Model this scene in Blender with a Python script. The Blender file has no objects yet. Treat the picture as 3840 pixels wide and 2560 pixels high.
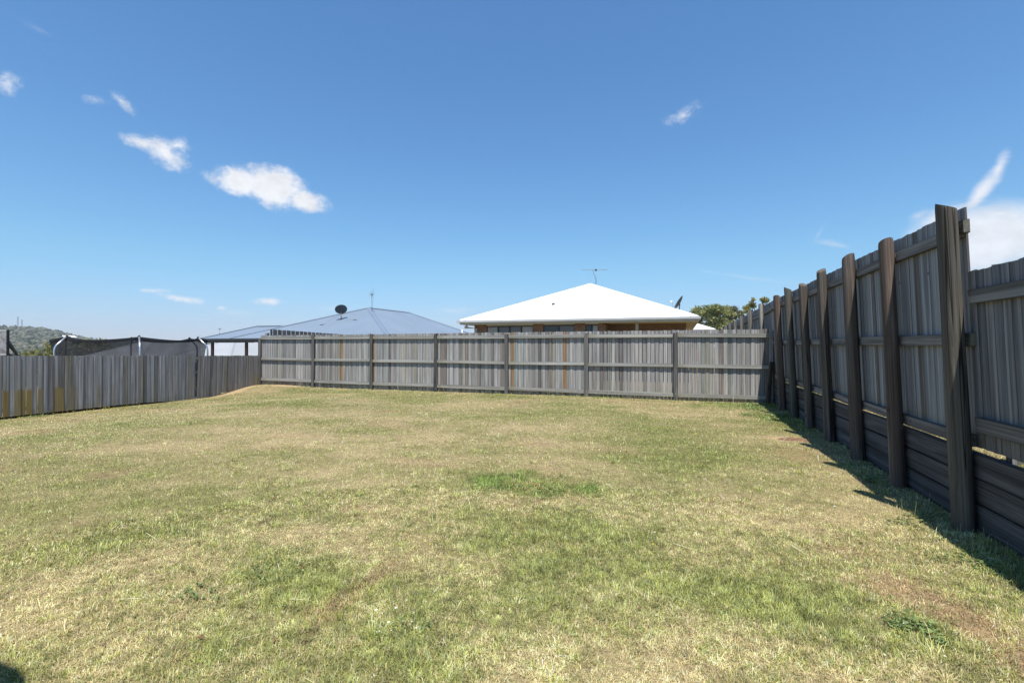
import bpy, bmesh, math, random
import numpy as np
from mathutils import Vector, Matrix

R = math.radians
random.seed(11)
rng = np.random.default_rng(5)
scn = bpy.context.scene
COL = scn.collection

# ------------------------------------------------------------------ camera
EYE = 1.47
cam_d = bpy.data.cameras.new('camera')
cam = bpy.data.objects.new('camera', cam_d)
COL.objects.link(cam)
cam.location = (0, 0, EYE)
cam.rotation_euler = (R(90.46), 0, R(19.3))
cam_d.sensor_width = 36
cam_d.lens = 17.04
cam_d.clip_start = .05
cam_d.clip_end = 9000
scn.camera = cam
scn.render.resolution_x, scn.render.resolution_y = 1024, 682

# ------------------------------------------------------------------ light
SUN = Vector((.125, -.35, 1)).normalized()
sl = bpy.data.lights.new('sun', 'SUN')
sl.energy = 5.0
sl.angle = R(.53)
sl.color = (1, .955, .89)
so = bpy.data.objects.new('sun', sl)
COL.objects.link(so)
so.rotation_euler = SUN.to_track_quat('Z', 'Y').to_euler()
so.location = (0, -20, 40)

world = bpy.data.worlds.new('World')
scn.world = world
world.use_nodes = True
scn.view_settings.view_transform = 'Standard'
scn.view_settings.look = 'None'
scn.view_settings.exposure = .50
scn.view_settings.gamma = 1


class NT:
    """small helper for node graphs"""
    def __init__(s, nt):
        s.nt = nt

    def n(s, typ, props=None, **ins):
        nd = s.nt.nodes.new('ShaderNode' + typ)
        for k, v in (props or {}).items():
            setattr(nd, k, v)
        for k, v in ins.items():
            key = int(k[1:]) if k[0] == 'i' and k[1:].isdigit() else k.replace('_', ' ')
            s.set(nd.inputs[key], v)
        return nd

    def set(s, sock, v):
        if isinstance(v, bpy.types.NodeSocket):
            s.nt.links.new(v, sock)
        elif isinstance(v, bpy.types.Node):
            s.nt.links.new(v.outputs[0], sock)
        else:
            if isinstance(v, (tuple, list)) and len(v) == 3 and sock.type == 'RGBA':
                v = (*v, 1)
            sock.default_value = v

    def m(s, op, a, b=0.0, c=0.0, clamp=False):
        return s.n('Math', dict(operation=op, use_clamp=clamp), i0=a, i1=b, i2=c).outputs[0]

    def v(s, op, a, b=(0, 0, 0)):
        return s.n('VectorMath', dict(operation=op), i0=a, i1=b).outputs[0]

    def mix(s, f, a, b, mode='MIX'):
        nd = s.n('Mix', dict(data_type='RGBA', blend_type=mode))
        s.set(nd.inputs[0], f)
        s.set(nd.inputs[6], a)
        s.set(nd.inputs[7], b)
        return nd.outputs[2]

    def noise(s, vec, scale, detail=4, rough=.55, dist=0.0):
        return s.n('TexNoise', None, Vector=vec, Scale=scale, Detail=detail, Roughness=rough, Distortion=dist).outputs[0]

    def mr(s, x, a, b, c=0.0, d=1.0, smooth=False):
        return s.n('MapRange', dict(interpolation_type='SMOOTHSTEP' if smooth else 'LINEAR'),
                   i0=x, i1=a, i2=b, i3=c, i4=d).outputs[0]


# sky with the clouds of that day, laid out by azimuth and elevation
W = NT(world.node_tree)
world.node_tree.nodes.clear()
sky = W.n('TexSky', dict(sky_type='NISHITA', sun_disc=False, sun_elevation=math.asin(SUN.z),
                         sun_rotation=math.atan2(SUN.x, SUN.y), altitude=0, air_density=1.5,
                         dust_density=0.0, ozone_density=8.0))
tc = W.n('TexCoord')
dirv = W.v('NORMALIZE', tc.outputs['Generated'])
sp = W.n('SeparateXYZ', None, i0=dirv)
az = W.m('MULTIPLY', W.m('ARCTAN2', sp.outputs[0], sp.outputs[1]), 180 / math.pi)
el = W.m('MULTIPLY', W.m('ARCSINE', sp.outputs[2]), 180 / math.pi)


def cloud_field(items):
    out = None
    for a0, e0, ra, re, rot, s_ in items:
        ca = math.cos(R(e0))
        da = W.m('MULTIPLY', W.m('SUBTRACT', az, a0), ca)
        de = W.m('SUBTRACT', el, e0)
        c_, s2 = math.cos(R(rot)), math.sin(R(rot))
        p = W.m('ADD', W.m('MULTIPLY', da, c_ / ra), W.m('MULTIPLY', de, s2 / ra))
        q = W.m('ADD', W.m('MULTIPLY', da, -s2 / re), W.m('MULTIPLY', de, c_ / re))
        d2 = W.m('SQRT', W.m('ADD', W.m('MULTIPLY', p, p), W.m('MULTIPLY', q, q)))
        f = W.m('MULTIPLY', W.m('MAXIMUM', W.m('SUBTRACT', 1.0, d2), -.6), s_)
        out = f if out is None else W.m('SMOOTH_MAX', out, f, .18)
    return out


ae = W.n('CombineXYZ', None, i0=az, i1=el).outputs[0]
# cumulus puffs (azimuth, elevation, half width, half height, tilt, strength)
cum = cloud_field([
    (-48.3, 16.4, 3.2, 1.75, -4, 1.1), (-45.6, 16.35, 3.7, 2.4, -7, 1.4), (-42.5, 15.35, 2.8, 1.35, -9, 1.15),
    (-50.6, 16.5, 1.4, .8, 0, .6),
    (-56.8, 18.35, 1.7, .8, -8, .70), (-54.8, 17.8, 2.1, 1.35, -30, .82), (-54.0, 18.8, 1.2, .8, 10, .60),
    (-60.4, 21.0, 1.0, .45, 0, .36), (-58.2, 21.4, 1.3, .5, -45, .34), (-65.6, 20.6, .9, 1.1, -50, .40),
    (-53.4, 4.5, 2.6, .42, -10, .45), (-55.8, 5.2, 1.6, .3, 4, .5), (-45.8, 4.6, 1.7, .55, 2, .60),
    (-50.2, 3.75, .6, .3, 0, .5), (.2, 24.2, 2.0, .9, 25, .33),
    # beyond the frame the sky goes on with a few more of the same
    (-78, 14, 4, 1.6, 0, .9), (48, 17, 4.5, 1.7, -8, .9), (70, 9, 5, 1.4, 0, .8), (-100, 20, 5, 2, 5, .9),
    (120, 16, 5, 2, 0, .9), (165, 12, 6, 2, 4, .9), (-140, 15, 6, 2, -5, .9)])
wv = W.v('MULTIPLY', ae, (1, 1.25, 1))
n1 = W.noise(wv, .62, 8, .60, .25)
n2 = W.noise(W.v('ADD', wv, (37, 11, 0)), 1.7, 5, .62, .5)
cumN = W.m('ADD', cum, W.m('ADD', W.m('MULTIPLY', W.m('SUBTRACT', n1, .5), 1.1), W.m('MULTIPLY', W.m('SUBTRACT', n2, .5), .55)))
cumA = W.m('MULTIPLY', W.mr(cumN, -.06, .80, 0, 1, True), W.mr(cum, -.15, .12))
# thin high cloud
cir = cloud_field([
    (25.0, 8.8, 6.2, 4.0, 0, 1.35), (30.5, 9.2, 5.0, 3.4, 0, 1.2), (24.8, 12.7, 3.6, .8, 57, .85), (25.9, 14.4, 2.2, .6, 70, .75), (22.6, 11.0, 3.2, 1.5, 12, .9),
    (20.8, 11.6, 1.3, .7, 20, .45), (14.6, 9.8, 2.4, .45, -18, .36), (13.2, 11.2, 1.4, .3, 60, .3), (6.5, 7.2, 6, .35, -12, .26),
    (-26, 4.1, 3, .6, 0, .34), (-39.8, 4.0, 2.4, .5, 0, .3), (-63.6, 25, 1.8, .5, -10, .22), (-49, 3.2, 3, .5, 0, .28),
    (40, 7, 6, 2.4, 0, .9)])
n3 = W.noise(W.v('MULTIPLY', ae, (.5, 1.3, 1)), .55, 6, .6, .7)
cirN = W.m('ADD', cir, W.m('MULTIPLY', W.m('SUBTRACT', n3, .5), .8))
cirA = W.m('MULTIPLY', W.mr(cirN, .0, .85, 0, .9, True), W.mr(cir, -.2, .2))
alpha = W.m('MAXIMUM', cumA, cirA)
alpha = W.m('MULTIPLY', alpha, W.mr(sp.outputs[2], 0, .02))
shade = W.mr(W.noise(W.v('ADD', wv, (5, 71, 0)), .45, 4, .55), .3, .7, .80, 1.0)
ccol = W.mix(shade, (0, 0, 0), (7.7, 7.9, 8.3))
SKYMUL = .0905
wb = W.mix(W.mr(el, 0, 10, 0, 1, True), (.63, .81, 1.30), (.71, .968, 1.13))
colr = W.mix(alpha, W.mix(1.0, sky.outputs[0], wb, 'MULTIPLY'), ccol)
bg = W.n('Background', None, Color=colr, Strength=SKYMUL)
wo = W.n('OutputWorld')
W.set(wo.inputs[0], bg)


# ------------------------------------------------------------------ materials
def new_mat(name):
    m = bpy.data.materials.new(name)
    m.use_nodes = True
    m.node_tree.nodes.clear()
    g = NT(m.node_tree)
    out = g.n('OutputMaterial')
    return m, g, out


def principled(g, out, col, rough=.6, bump=None, spec=.5, metal=0.0):
    b = g.n('BsdfPrincipled')
    g.set(b.inputs['Base Color'], col)
    g.set(b.inputs['Roughness'], rough)
    g.set(b.inputs['Metallic'], metal)
    b.inputs['Specular IOR Level'].default_value = spec
    if bump is not None:
        bp = g.n('Bump', None, Strength=bump[1], Distance=bump[2], Height=bump[0])
        g.set(b.inputs['Normal'], bp.outputs[0])
    g.set(out.inputs[0], b.outputs[0])
    return b


def plain(name, col, rough=.6, spec=.4, var=.12, scale=3.0, metal=0.0):
    """painted or metal surface with a little dirt and tone variation"""
    m, g, out = new_mat(name)
    t = g.n('TexCoord')
    nz = g.noise(t.outputs['Object'], scale, 5, .6)
    c = g.mix(g.mr(nz, .3, .7), tuple(x * (1 - var) for x in col), tuple(min(1, x * (1 + var * .5)) for x in col))
    principled(g, out, c, rough, (g.noise(t.outputs['Object'], scale * 9, 3), .08, .01), spec, metal)
    return m


def timber(name, dark=1.0, cracks=False):
    """weathered board: tint from the object's own colour, alpha < 1 means algae on the lower part"""
    m, g, out = new_mat(name)
    t = g.n('TexCoord')
    oi = g.n('ObjectInfo')
    off = g.m('MULTIPLY', oi.outputs['Random'], 97.0)
    offv = g.n('CombineXYZ', None, i0=off, i1=g.m('MULTIPLY', off, .37), i2=g.m('MULTIPLY', off, 1.7)).outputs[0]
    oc = t.outputs['Object']
    p = g.v('ADD', oc, offv)
    fine = g.noise(g.v('MULTIPLY', p, (14, 14, 2.2)), 1.0, 5, .65, .3)
    streak = g.noise(g.v('MULTIPLY', p, (2.6, 2.6, .55)), 1.0, 3, .5, .6)
    blot = g.noise(g.v('MULTIPLY', p, (1.0, 1.0, 3.0)), 1.0, 4, .6)
    # cathedral grain
    wav = g.n('TexWave', dict(wave_type='BANDS', bands_direction='X', wave_profile='SAW'),
              Vector=g.v('MULTIPLY', p, (1.0, 1.0, .9)), Scale=2.2, Distortion=7.0, Detail=1.5, Detail_Scale=.9,
              Detail_Roughness=.45).outputs[1]
    # knots
    kp = g.v('MULTIPLY', p, (.1, .1, 1.7))
    vo = g.n('TexVoronoi', dict(feature='F1'), Vector=kp, Scale=3.4)
    kd = g.m('ADD', vo.outputs['Distance'], g.m('MULTIPLY', g.noise(g.v('MULTIPLY', p, (3, 3, 30)), 1.0, 2), .03))
    knot = g.mr(kd, .05, .085, 1, 0, True)
    tint = oi.outputs['Color']
    lum = g.m('MULTIPLY', g.mr(fine, .28, .72, .66, 1.26), g.mr(streak, .34, .66, .55, 1.20))
    lum = g.m('MULTIPLY', lum, g.mr(wav, 0, 1, .80, 1.08))
    lum = g.m('MULTIPLY', lum, g.mr(blot, .3, .7, .88, 1.08))
    ex = g.m('ABSOLUTE', g.n('SeparateXYZ', None, i0=oc).outputs[0])  # board edges painted darker to stand for the shaded seams between boards
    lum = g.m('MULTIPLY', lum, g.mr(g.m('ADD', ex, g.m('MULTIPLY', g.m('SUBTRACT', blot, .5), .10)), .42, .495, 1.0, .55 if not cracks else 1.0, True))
    hsv = g.n('HueSaturation', None, Saturation=1.0, Value=g.m('MULTIPLY', lum, dark * 1.07), Color=tint)
    col = hsv.outputs[0]
    warm = g.mr(g.noise(g.v('MULTIPLY', g.v('ADD', p, (3, 7, 1)), (1.8, 1.8, .7)), 1.0, 3), .56, .74, 0, .5, True)
    col = g.mix(warm, col, g.mix(1.0, col, (.82, .62, .46), 'MULTIPLY'))
    col = g.mix(g.m('MULTIPLY', knot, .75), col, (.06, .04, .03))
    if cracks:
        cn = g.noise(g.v('MULTIPLY', p, (1.7, 1.7, .45)), 1.0, 2, .5, .2)
        ck = g.mr(g.m('ABSOLUTE', g.m('SUBTRACT', cn, .5)), .004, .016, .85, 0, True)
        pale = g.mr(g.noise(g.v('MULTIPLY', p, (1.2, 1.2, 2.4)), 1.0, 4, .65), .5, .72, 0, .75, True)
        col = g.mix(pale, col, g.mix(1.0, col, (1.7, 1.75, 1.75), 'MULTIPLY'))
        col = g.mix(ck, col, (.012, .010, .009))
    # algae: rises to an uneven line from the foot of the board
    sep = g.n('SeparateXYZ', None, i0=oc)
    line = g.m('ADD', sep.outputs[2], g.m('MULTIPLY', g.m('SUBTRACT', g.noise(g.v('MULTIPLY', p, (2, 2, 3)), 1.0, 3), .5), .10))
    mm = g.m('MULTIPLY', g.mr(line, .40, .455, 1, 0, True), g.m('SUBTRACT', 1.0, oi.outputs['Alpha']))
    mm2 = g.m('MULTIPLY', g.m('MULTIPLY', g.mr(line, .1, .95, 1, 0), g.m('SUBTRACT', 1.0, oi.outputs['Alpha'])), g.mr(streak, .42, .6))
    foot = g.m('MULTIPLY', g.mr(line, .02, .16, .55, 0, True), g.mr(streak, .4, .62))
    col = g.mix(g.m('MAXIMUM', mm2, foot), col, g.mix(1.0, col, (.62, .56, .30), 'MULTIPLY'))
    col = g.mix(mm, col, g.mix(g.mr(fine, .3, .7), (.15, .112, .042), (.25, .188, .08)))
    principled(g, out, col, .92, (g.m('ADD', fine, g.m('MULTIPLY', wav, .3)), .35, .006), .12)
    return m


def attr_mat(name, rough=.7, trans=.0, spec=.15, nscale=0, namt=0.0):
    m, g, out = new_mat(name)
    a = g.n('Attribute', dict(attribute_name='Col'))
    col = a.outputs['Color']
    if nscale:
        t = g.n('TexCoord')
        nz = g.noise(t.outputs['Object'], nscale, 6, .7)
        hs = g.n('HueSaturation', None, Value=g.mr(nz, .25, .75, 1 - namt, 1 + namt), Color=col)
        col = hs.outputs[0]
    b = g.n('BsdfPrincipled')
    g.set(b.inputs['Base Color'], col)
    b.inputs['Roughness'].default_value = rough
    b.inputs['Specular IOR Level'].default_value = spec
    if trans:
        tr = g.n('BsdfTranslucent')
        g.set(tr.inputs[0], col)
        mx = g.n('MixShader')
        mx.inputs[0].default_value = trans
        g.set(mx.inputs[1], b.outputs[0])
        g.set(mx.inputs[2], tr.outputs[0])
        g.set(out.inputs[0], mx.outputs[0])
    else:
        g.set(out.inputs[0], b.outputs[0])
    return m


M = {}
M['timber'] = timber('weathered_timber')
M['post_timber'] = timber('round_post_timber', .9, True)
M['grass'] = attr_mat('grass_blades', .55, .28, .25)
M['leaf'] = attr_mat('leaves', .6, .25, .2)
M['hill'] = attr_mat('hillside_scrub', .9, 0, .0)
M['white_roof'] = plain('white_sheet_roof', (.80, .81, .82), .45, .4, .05, .8)
M['blue_roof'] = plain('blue_grey_sheet_roof', (.165, .212, .265), .42, .5, .07, .5)
M['pale_roof'] = plain('pale_grey_sheet_roof', (.34, .35, .35), .5, .4, .08, .5)
M['gutter'] = plain('gutter_grey', (.50, .50, .49), .45, .4)
M['fascia'] = plain('fascia_cream', (.58, .585, .57), .5, .4)
M['cream'] = plain('cream_paint', (.66, .58, .42), .6, .3)
M['dark_trim'] = plain('charcoal_trim', (.06, .065, .075), .5, .4)
M['brown_post'] = plain('brown_steel_post', (.045, .022, .018), .5, .4)
M['render'] = plain('pale_wall', (.62, .62, .61), .85, .2)
M['frame'] = plain('black_window_frame', (.018, .022, .032), .4, .5)
M['blind'] = plain('pale_roller_blind', (.50, .52, .53), .6, .5, .1, 2)
M['steel'] = plain('galvanised_steel', (.60, .62, .64), .3, .5, .15, 6, .75)
M['dull_steel'] = plain('dull_brown_steel', (.20, .16, .16), .5, .4, .2, 6, .2)
M['antenna'] = plain('antenna_alloy', (.30, .32, .34), .45, .5, .2, 6, .4)
M['dish'] = plain('dark_dish_grey', (.05, .065, .08), .5, .4, .2, 3)
M['black'] = plain('black_plastic', (.014, .016, .02), .5, .4)
M['black_fabric'] = plain('black_hem_fabric', (.03, .03, .035), .9, .1)
M['red'] = plain('red_rim_paint', (.55, .03, .03), .4, .5)
M['white_paint'] = plain('white_paint', (.78, .78, .78), .5, .4)
M['house_white'] = plain('far_white_wall', (.75, .74, .72), .8, .2)
M['bark'] = plain('bark', (.12, .09, .07), .9, .1, .3, 4)
M['soil'] = plain('dug_red_soil', (.19, .115, .07), .95, .1, .4, 14)


def glass_mat(name, col, rough=.08):
    m, g, out = new_mat(name)
    t = g.n('TexCoord')
    nz = g.noise(t.outputs['Object'], 1.2, 4)
    principled(g, out, g.mix(g.mr(nz, .35, .65), tuple(c * .8 for c in col), col), rough, None, .6)
    return m


M['pane_dark'] = glass_mat('dark_window_pane', (.035, .045, .065))
M['pane_mid'] = glass_mat('curtained_window_pane', (.15, .16, .185), .2)
M['pane_pale'] = glass_mat('pane_over_pale_blind', (.42, .43, .44), .25)

# brick
m, g, out = new_mat('brown_brick')
t = g.n('TexCoord')
mp = g.n('Mapping', None, Vector=t.outputs['Object'], Rotation=(R(90), 0, 0))
bt = g.n('TexBrick', dict(offset=.5), Vector=mp.outputs[0], Color1=(.21, .125, .09), Color2=(.29, .185, .135), Mortar=(.34, .28, .22),
         Scale=1.0, Mortar_Size=.008, Brick_Width=.24, Row_Height=.086, Bias=-.1)
nz = g.noise(t.outputs['Object'], 6, 5)
principled(g, out, g.mix(g.mr(nz, .3, .7, 0, .35), bt.outputs[0], (.20, .10, .07)), .9, (bt.outputs[1], -.3, .01), .1)
M['brick'] = m

# black safety net: woven mesh too fine to resolve
m, g, out = new_mat('trampoline_net')
d = g.n('BsdfPrincipled')
d.inputs['Base Color'].default_value = (.032, .033, .040, 1)
d.inputs['Roughness'].default_value = .9
tr = g.n('BsdfTransparent')
mx = g.n('MixShader')
t = g.n('TexCoord')
g.set(mx.inputs[0], g.mr(g.noise(t.outputs['Object'], 2.0, 4), .3, .7, .58, .72))
g.set(mx.inputs[1], tr.outputs[0])
g.set(mx.inputs[2], d.outputs[0])
g.set(out.inputs[0], mx.outputs[0])
M['net'] = m

m, g, out = new_mat('clear_scratched_acrylic')
d = g.n('BsdfPrincipled')
d.inputs['Base Color'].default_value = (.42, .40, .41, 1)
d.inputs['Roughness'].default_value = .3
tr = g.n('BsdfTransparent')
mx = g.n('MixShader')
t = g.n('TexCoord')
g.set(mx.inputs[0], g.mr(g.noise(t.outputs['Object'], 5.0, 4), .3, .7, .22, .5))
g.set(mx.inputs[1], tr.outputs[0])
g.set(mx.inputs[2], d.outputs[0])
g.set(out.inputs[0], mx.outputs[0])
M['acrylic'] = m

# ------------------------------------------------------------------ mesh helpers


def link(name, me, parent=None, mat=None):
    o = bpy.data.objects.new(name, me)
    COL.objects.link(o)
    if parent is not None:
        o.parent = parent
    if mat is not None and me is not None and not me.materials:
        me.materials.append(M[mat])
    return o


def tag(o, label=None, cat=None, group=None, kind=None):
    if label: o['label'] = label
    if cat: o['category'] = cat
    if group: o['group'] = group
    if kind: o['kind'] = kind
    return o


def thing(name, label, cat, loc=(0, 0, 0), rotz=0, group=None):
    o = bpy.data.objects.new(name, None)
    COL.objects.link(o)
    o.location = loc
    o.rotation_euler = (0, 0, rotz)
    o.empty_display_size = .3
    return tag(o, label, cat, group)


class MB:
    def __init__(s):
        s.v, s.f = [], []

    def add(s, vs, fs):
        b = len(s.v)
        s.v += [tuple(x) for x in vs]
        s.f += [tuple(i + b for i in f) for f in fs]
        return s

    def box(s, x0, x1, y0, y1, z0, z1):
        v = [(x, y, z) for z in (z0, z1) for y in (y0, y1) for x in (x0, x1)]
        return s.add(v, [(0, 2, 3, 1), (4, 5, 7, 6), (0, 1, 5, 4), (1, 3, 7, 5), (3, 2, 6, 7), (2, 0, 4, 6)])

    def tube(s, pts, r, n=10, caps=True):
        pts = [Vector(p) for p in pts]
        rs = r if isinstance(r, (list, tuple)) else [r] * len(pts)
        rings = []
        up = None
        for i, p in enumerate(pts):
            d = (pts[min(i + 1, len(pts) - 1)] - pts[max(i - 1, 0)]).normalized()
            if up is None:
                up = d.orthogonal().normalized()
            a = (up - d * up.dot(d)).normalized()
            up = a
            b = d.cross(a)
            rings.append([p + (a * math.cos(2 * math.pi * k / n) + b * math.sin(2 * math.pi * k / n)) * rs[i] for k in range(n)])
        vs = [q for rg in rings for q in rg]
        fs = []
        for i in range(len(pts) - 1):
            for k in range(n):
                fs.append((i * n + k, i * n + (k + 1) % n, (i + 1) * n + (k + 1) % n, (i + 1) * n + k))
        if caps:
            fs.append(tuple(reversed(range(n))))
            fs.append(tuple(range((len(pts) - 1) * n, len(pts) * n)))
        return s.add(vs, fs)

    def bar(s, p0, p1, w, h, up=(0, 0, 1)):
        p0, p1 = Vector(p0), Vector(p1)
        d = (p1 - p0).normalized()
        a = d.cross(Vector(up))
        a = a.normalized() if a.length > 1e-4 else Vector((1, 0, 0))
        b = a.cross(d)
        v = [p + a * (sx * w / 2) + b * (sz * h / 2) for p in (p0, p1) for sz in (-1, 1) for sx in (-1, 1)]
        return s.add(v, [(0, 2, 3, 1), (4, 5, 7, 6), (0, 1, 5, 4), (1, 3, 7, 5), (3, 2, 6, 7), (2, 0, 4, 6)])

    def mesh(s, name, smooth=False):
        me = bpy.data.meshes.new(name)
        me.from_pydata(s.v, [], s.f)
        if smooth:
            me.polygons.foreach_set('use_smooth', [True] * len(me.polygons))
        me.update()
        return me

    def build(s, name, mat, parent=None, smooth=False):
        return link(name, s.mesh(name, smooth), parent, mat)


def np_mesh(name, verts, tris, cols=None, quads=False):
    """verts (n,3), faces (m,3 or 4), per-vertex colours"""
    me = bpy.data.meshes.new(name)
    k = tris.shape[1]
    me.vertices.add(len(verts))
    me.vertices.foreach_set('co', verts.astype(np.float32).ravel())
    me.loops.add(tris.size)
    me.loops.foreach_set('vertex_index', tris.astype(np.int32).ravel())
    me.polygons.add(len(tris))
    me.polygons.foreach_set('loop_start', np.arange(0, tris.size, k, dtype=np.int32))
    me.polygons.foreach_set('loop_total', np.full(len(tris), k, dtype=np.int32))
    me.update(calc_edges=True)
    if cols is not None:
        at = me.color_attributes.new('Col', 'FLOAT_COLOR', 'POINT')
        c4 = np.ones((len(verts), 4), np.float32)
        c4[:, :3] = cols
        at.data.foreach_set('color', c4.ravel())
    return me


# value noise for scattering and lawn colour
_P = rng.random((256, 256))


def vnoise(x, y, s, ox=0, oy=0):
    x = np.asarray(x) * s + ox + 1000
    y = np.asarray(y) * s + oy + 1000
    xi, yi = np.floor(x).astype(int), np.floor(y).astype(int)
    fx, fy = x - xi, y - yi
    fx, fy = fx * fx * (3 - 2 * fx), fy * fy * (3 - 2 * fy)
    a, b = _P[xi % 256, yi % 256], _P[(xi + 1) % 256, yi % 256]
    c, d_ = _P[xi % 256, (yi + 1) % 256], _P[(xi + 1) % 256, (yi + 1) % 256]
    return (a * (1 - fx) + b * fx) * (1 - fy) + (c * (1 - fx) + d_ * fx) * fy


def fbm(x, y, s, o=0, n=4):
    t, a, w = 0, 1, 0
    for i in range(n):
        t = t + vnoise(x, y, s * 2 ** i, o + 17.3 * i, o * 1.7 + 9.1 * i) * a
        w += a
        a *= .55
    return t / w


def sstep(x, a, b):
    t = np.clip((np.asarray(x, float) - a) / (b - a), 0, 1)
    return t * t * (3 - 2 * t)


# ------------------------------------------------------------------ ground
UL, UR, VB = -14.72, 2.30, 13.90      # the yard: left fence, right wall, back fence


def ground_z(u, v):
    u = np.asarray(u, float)
    v = np.asarray(v, float)
    dip = -.23 * sstep(-u, 9.0, 14.2) * (1 - sstep(v, 11.6, 13.6))
    mound = .05 * np.exp(-((u + 13.6) / 1.1) ** 2 - ((v - 13.5) / .7) ** 2)
    relief = (fbm(u, v, .35, 3, 3) - .5) * .07 + (fbm(u, v, 1.6, 8, 3) - .5) * .035
    edge = np.minimum(np.minimum(sstep(u, UL, UL + .8), sstep(-u, -UR, -UR + .5)), sstep(-v, -VB, -VB + .6))
    yard = dip + mound + relief * (.3 + .7 * edge)
    left = -1.08 - np.clip((UL - u) * .045, 0, 5)
    right = .600 - np.clip((u - 30) * .02, 0, 6) - np.clip((v - 60) * .02, 0, 6)
    back = -.06 - np.clip((-14 - u) * .04, 0, 5) - np.clip((v - 60) * .03, 0, 6)
    left = np.minimum(left, np.where(v > 60, left - np.clip((v - 60) * .01, 0, 1), left))
    z = np.where(u > UR, right, np.where(u < UL, left, np.where(v > VB, back, yard)))
    mixb = sstep(v, VB, VB + .5)
    return np.where(u < UL, left * (1 - mixb) + np.minimum(back, left + .9) * mixb, z)


def lines(lo, hi, inner_lo, inner_hi, step, extra=()):
    a = list(np.arange(inner_lo, inner_hi + step * .5, step))
    d_, x = step, inner_lo
    while x > lo:
        d_ *= 1.35
        x -= d_
        a.append(x)
    d_, x = step, inner_hi
    while x < hi:
        d_ *= 1.35
        x += d_
        a.append(x)
    a += list(extra)
    a = np.array(sorted(a))
    return a[np.concatenate([[True], np.diff(a) > .004])]


# greens and browns of the lawn as fields of position
PATCH = [  # u, v, ru, rv, kind, strength
    (-1.55, 5.0, .66, .50, 'vivid', 1.0), (-1.05, 3.75, .60, .45, 'green', .8), (-.85, 2.85, .42, .38, 'green', .75),
    (-7.1, 7.3, 2.9, .8, 'green', .75), (-9.2, 5.9, 2.0, .7, 'green', .5), (-5.1, 2.6, 1.3, .7, 'green', .75), (-3.4, 3.3, .9, .35, 'green', .55),
    (-6.2, 4.4, 1.6, .6, 'green', .45), (.45, 3.2, .5, .3, 'green', .55), (.3, 6.6, .9, .5, 'green', .4), (-10.5, 9.4, 2.5, .6, 'green', .5),
    (-4.2, 9.0, 2.2, .6, 'green', .45), (-3.6, 12.6, 2.6, .5, 'green', .4), (-10.5, 12.9, 2.2, .45, 'vivid', .35), (1.3, 13.0, 1.3, .7, 'vivid', .7),
    (1.75, 11.4, .5, .9, 'vivid', .65), (1.8, 9.6, .35, 1.0, 'green', .5), (-2.15, 2.35, .45, .25, 'green', .6), (-1.3, 1.9, .4, .3, 'green', .35),
    (-3.95, 4.7, 1.6, .7, 'dry', .75), (-3.1, 1.9, 1.1, .55, 'dry', .85), (-5.8, 6.0, 1.5, .5, 'dry', .4), (-7.5, 10.6, 2.4, .6, 'dry', .5),
    (-.2, 2.2, .5, .4, 'dry', .5), (-2.6, 3.0, .5, .3, 'dry', .6), (.9, 2.5, .5, .5, 'dry', .5),
    (-1.83, 2.5, .10, .38, 'brown', .75), (-2.7, 3.6, .35, .2, 'brown', .35), (-3.0, 5.4, .8, .16, 'brown', .3), (-1.95, 3.25, .3, .12, 'brown', .4),
    (1.05, 4.15, .32, .16, 'brown', .55), (1.25, 3.62, .16, .3, 'brown', .75), (1.40, 3.25, .15, .28, 'brown', .8), (1.52, 2.85, .2, .3, 'brown', .75),
    (-12.4, 8.8, 1.6, .45, 'brown', .35), (-9.4, 3.8, 1.0, .4, 'brown', .3), (-13.6, 13.62, 1.3, .20, 'sand', .85), (-14.42, 12.7, .17, 1.1, 'sand', .8),
    (1.62, 8.62, .34, .22, 'sand', .8), (1.85, 11.9, .25, .15, 'sand', .7)]


def fields(u, v):
    u = np.asarray(u, float)
    v = np.asarray(v, float)
    # patches run loosely across the yard, so stretch the noise that way
    g_ = .43 + (fbm(u * .55, v, .75, 2, 4) - .5) * 1.5 + (fbm(u, v, 3.1, 21, 3) - .5) * .75
    b_ = np.clip((fbm(u, v, 1.3, 40, 4) - .62) * 2.4, 0, .55)
    vv = np.zeros_like(u)
    sd = np.zeros_like(u)
    wob = (fbm(u, v, 2.4, 60, 3) - .5) * 1.6
    for pu, pv, ru, rv, kd, st in PATCH:
        d_ = np.hypot((u - pu) / ru, (v - pv) / rv) + wob
        w = st * (1 - sstep(d_, .35, 1.35))
        if kd == 'green': g_ = g_ + w * .45
        elif kd == 'vivid': vv = np.maximum(vv, w); g_ = g_ + w * .4
        elif kd == 'dry': g_ = g_ - w * .45
        elif kd == 'brown': b_ = np.maximum(b_, w); g_ = g_ - w * .2
        else: sd = np.maximum(sd, w)
    g_ = g_ + .25 * sstep(u, 1.3, 2.2)          # damper strip along the wall
    return np.clip(g_, 0, 1), np.clip(b_, 0, 1), vv, sd


def lerp(a, b, t):
    return a + (b - a) * t[:, None]


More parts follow.
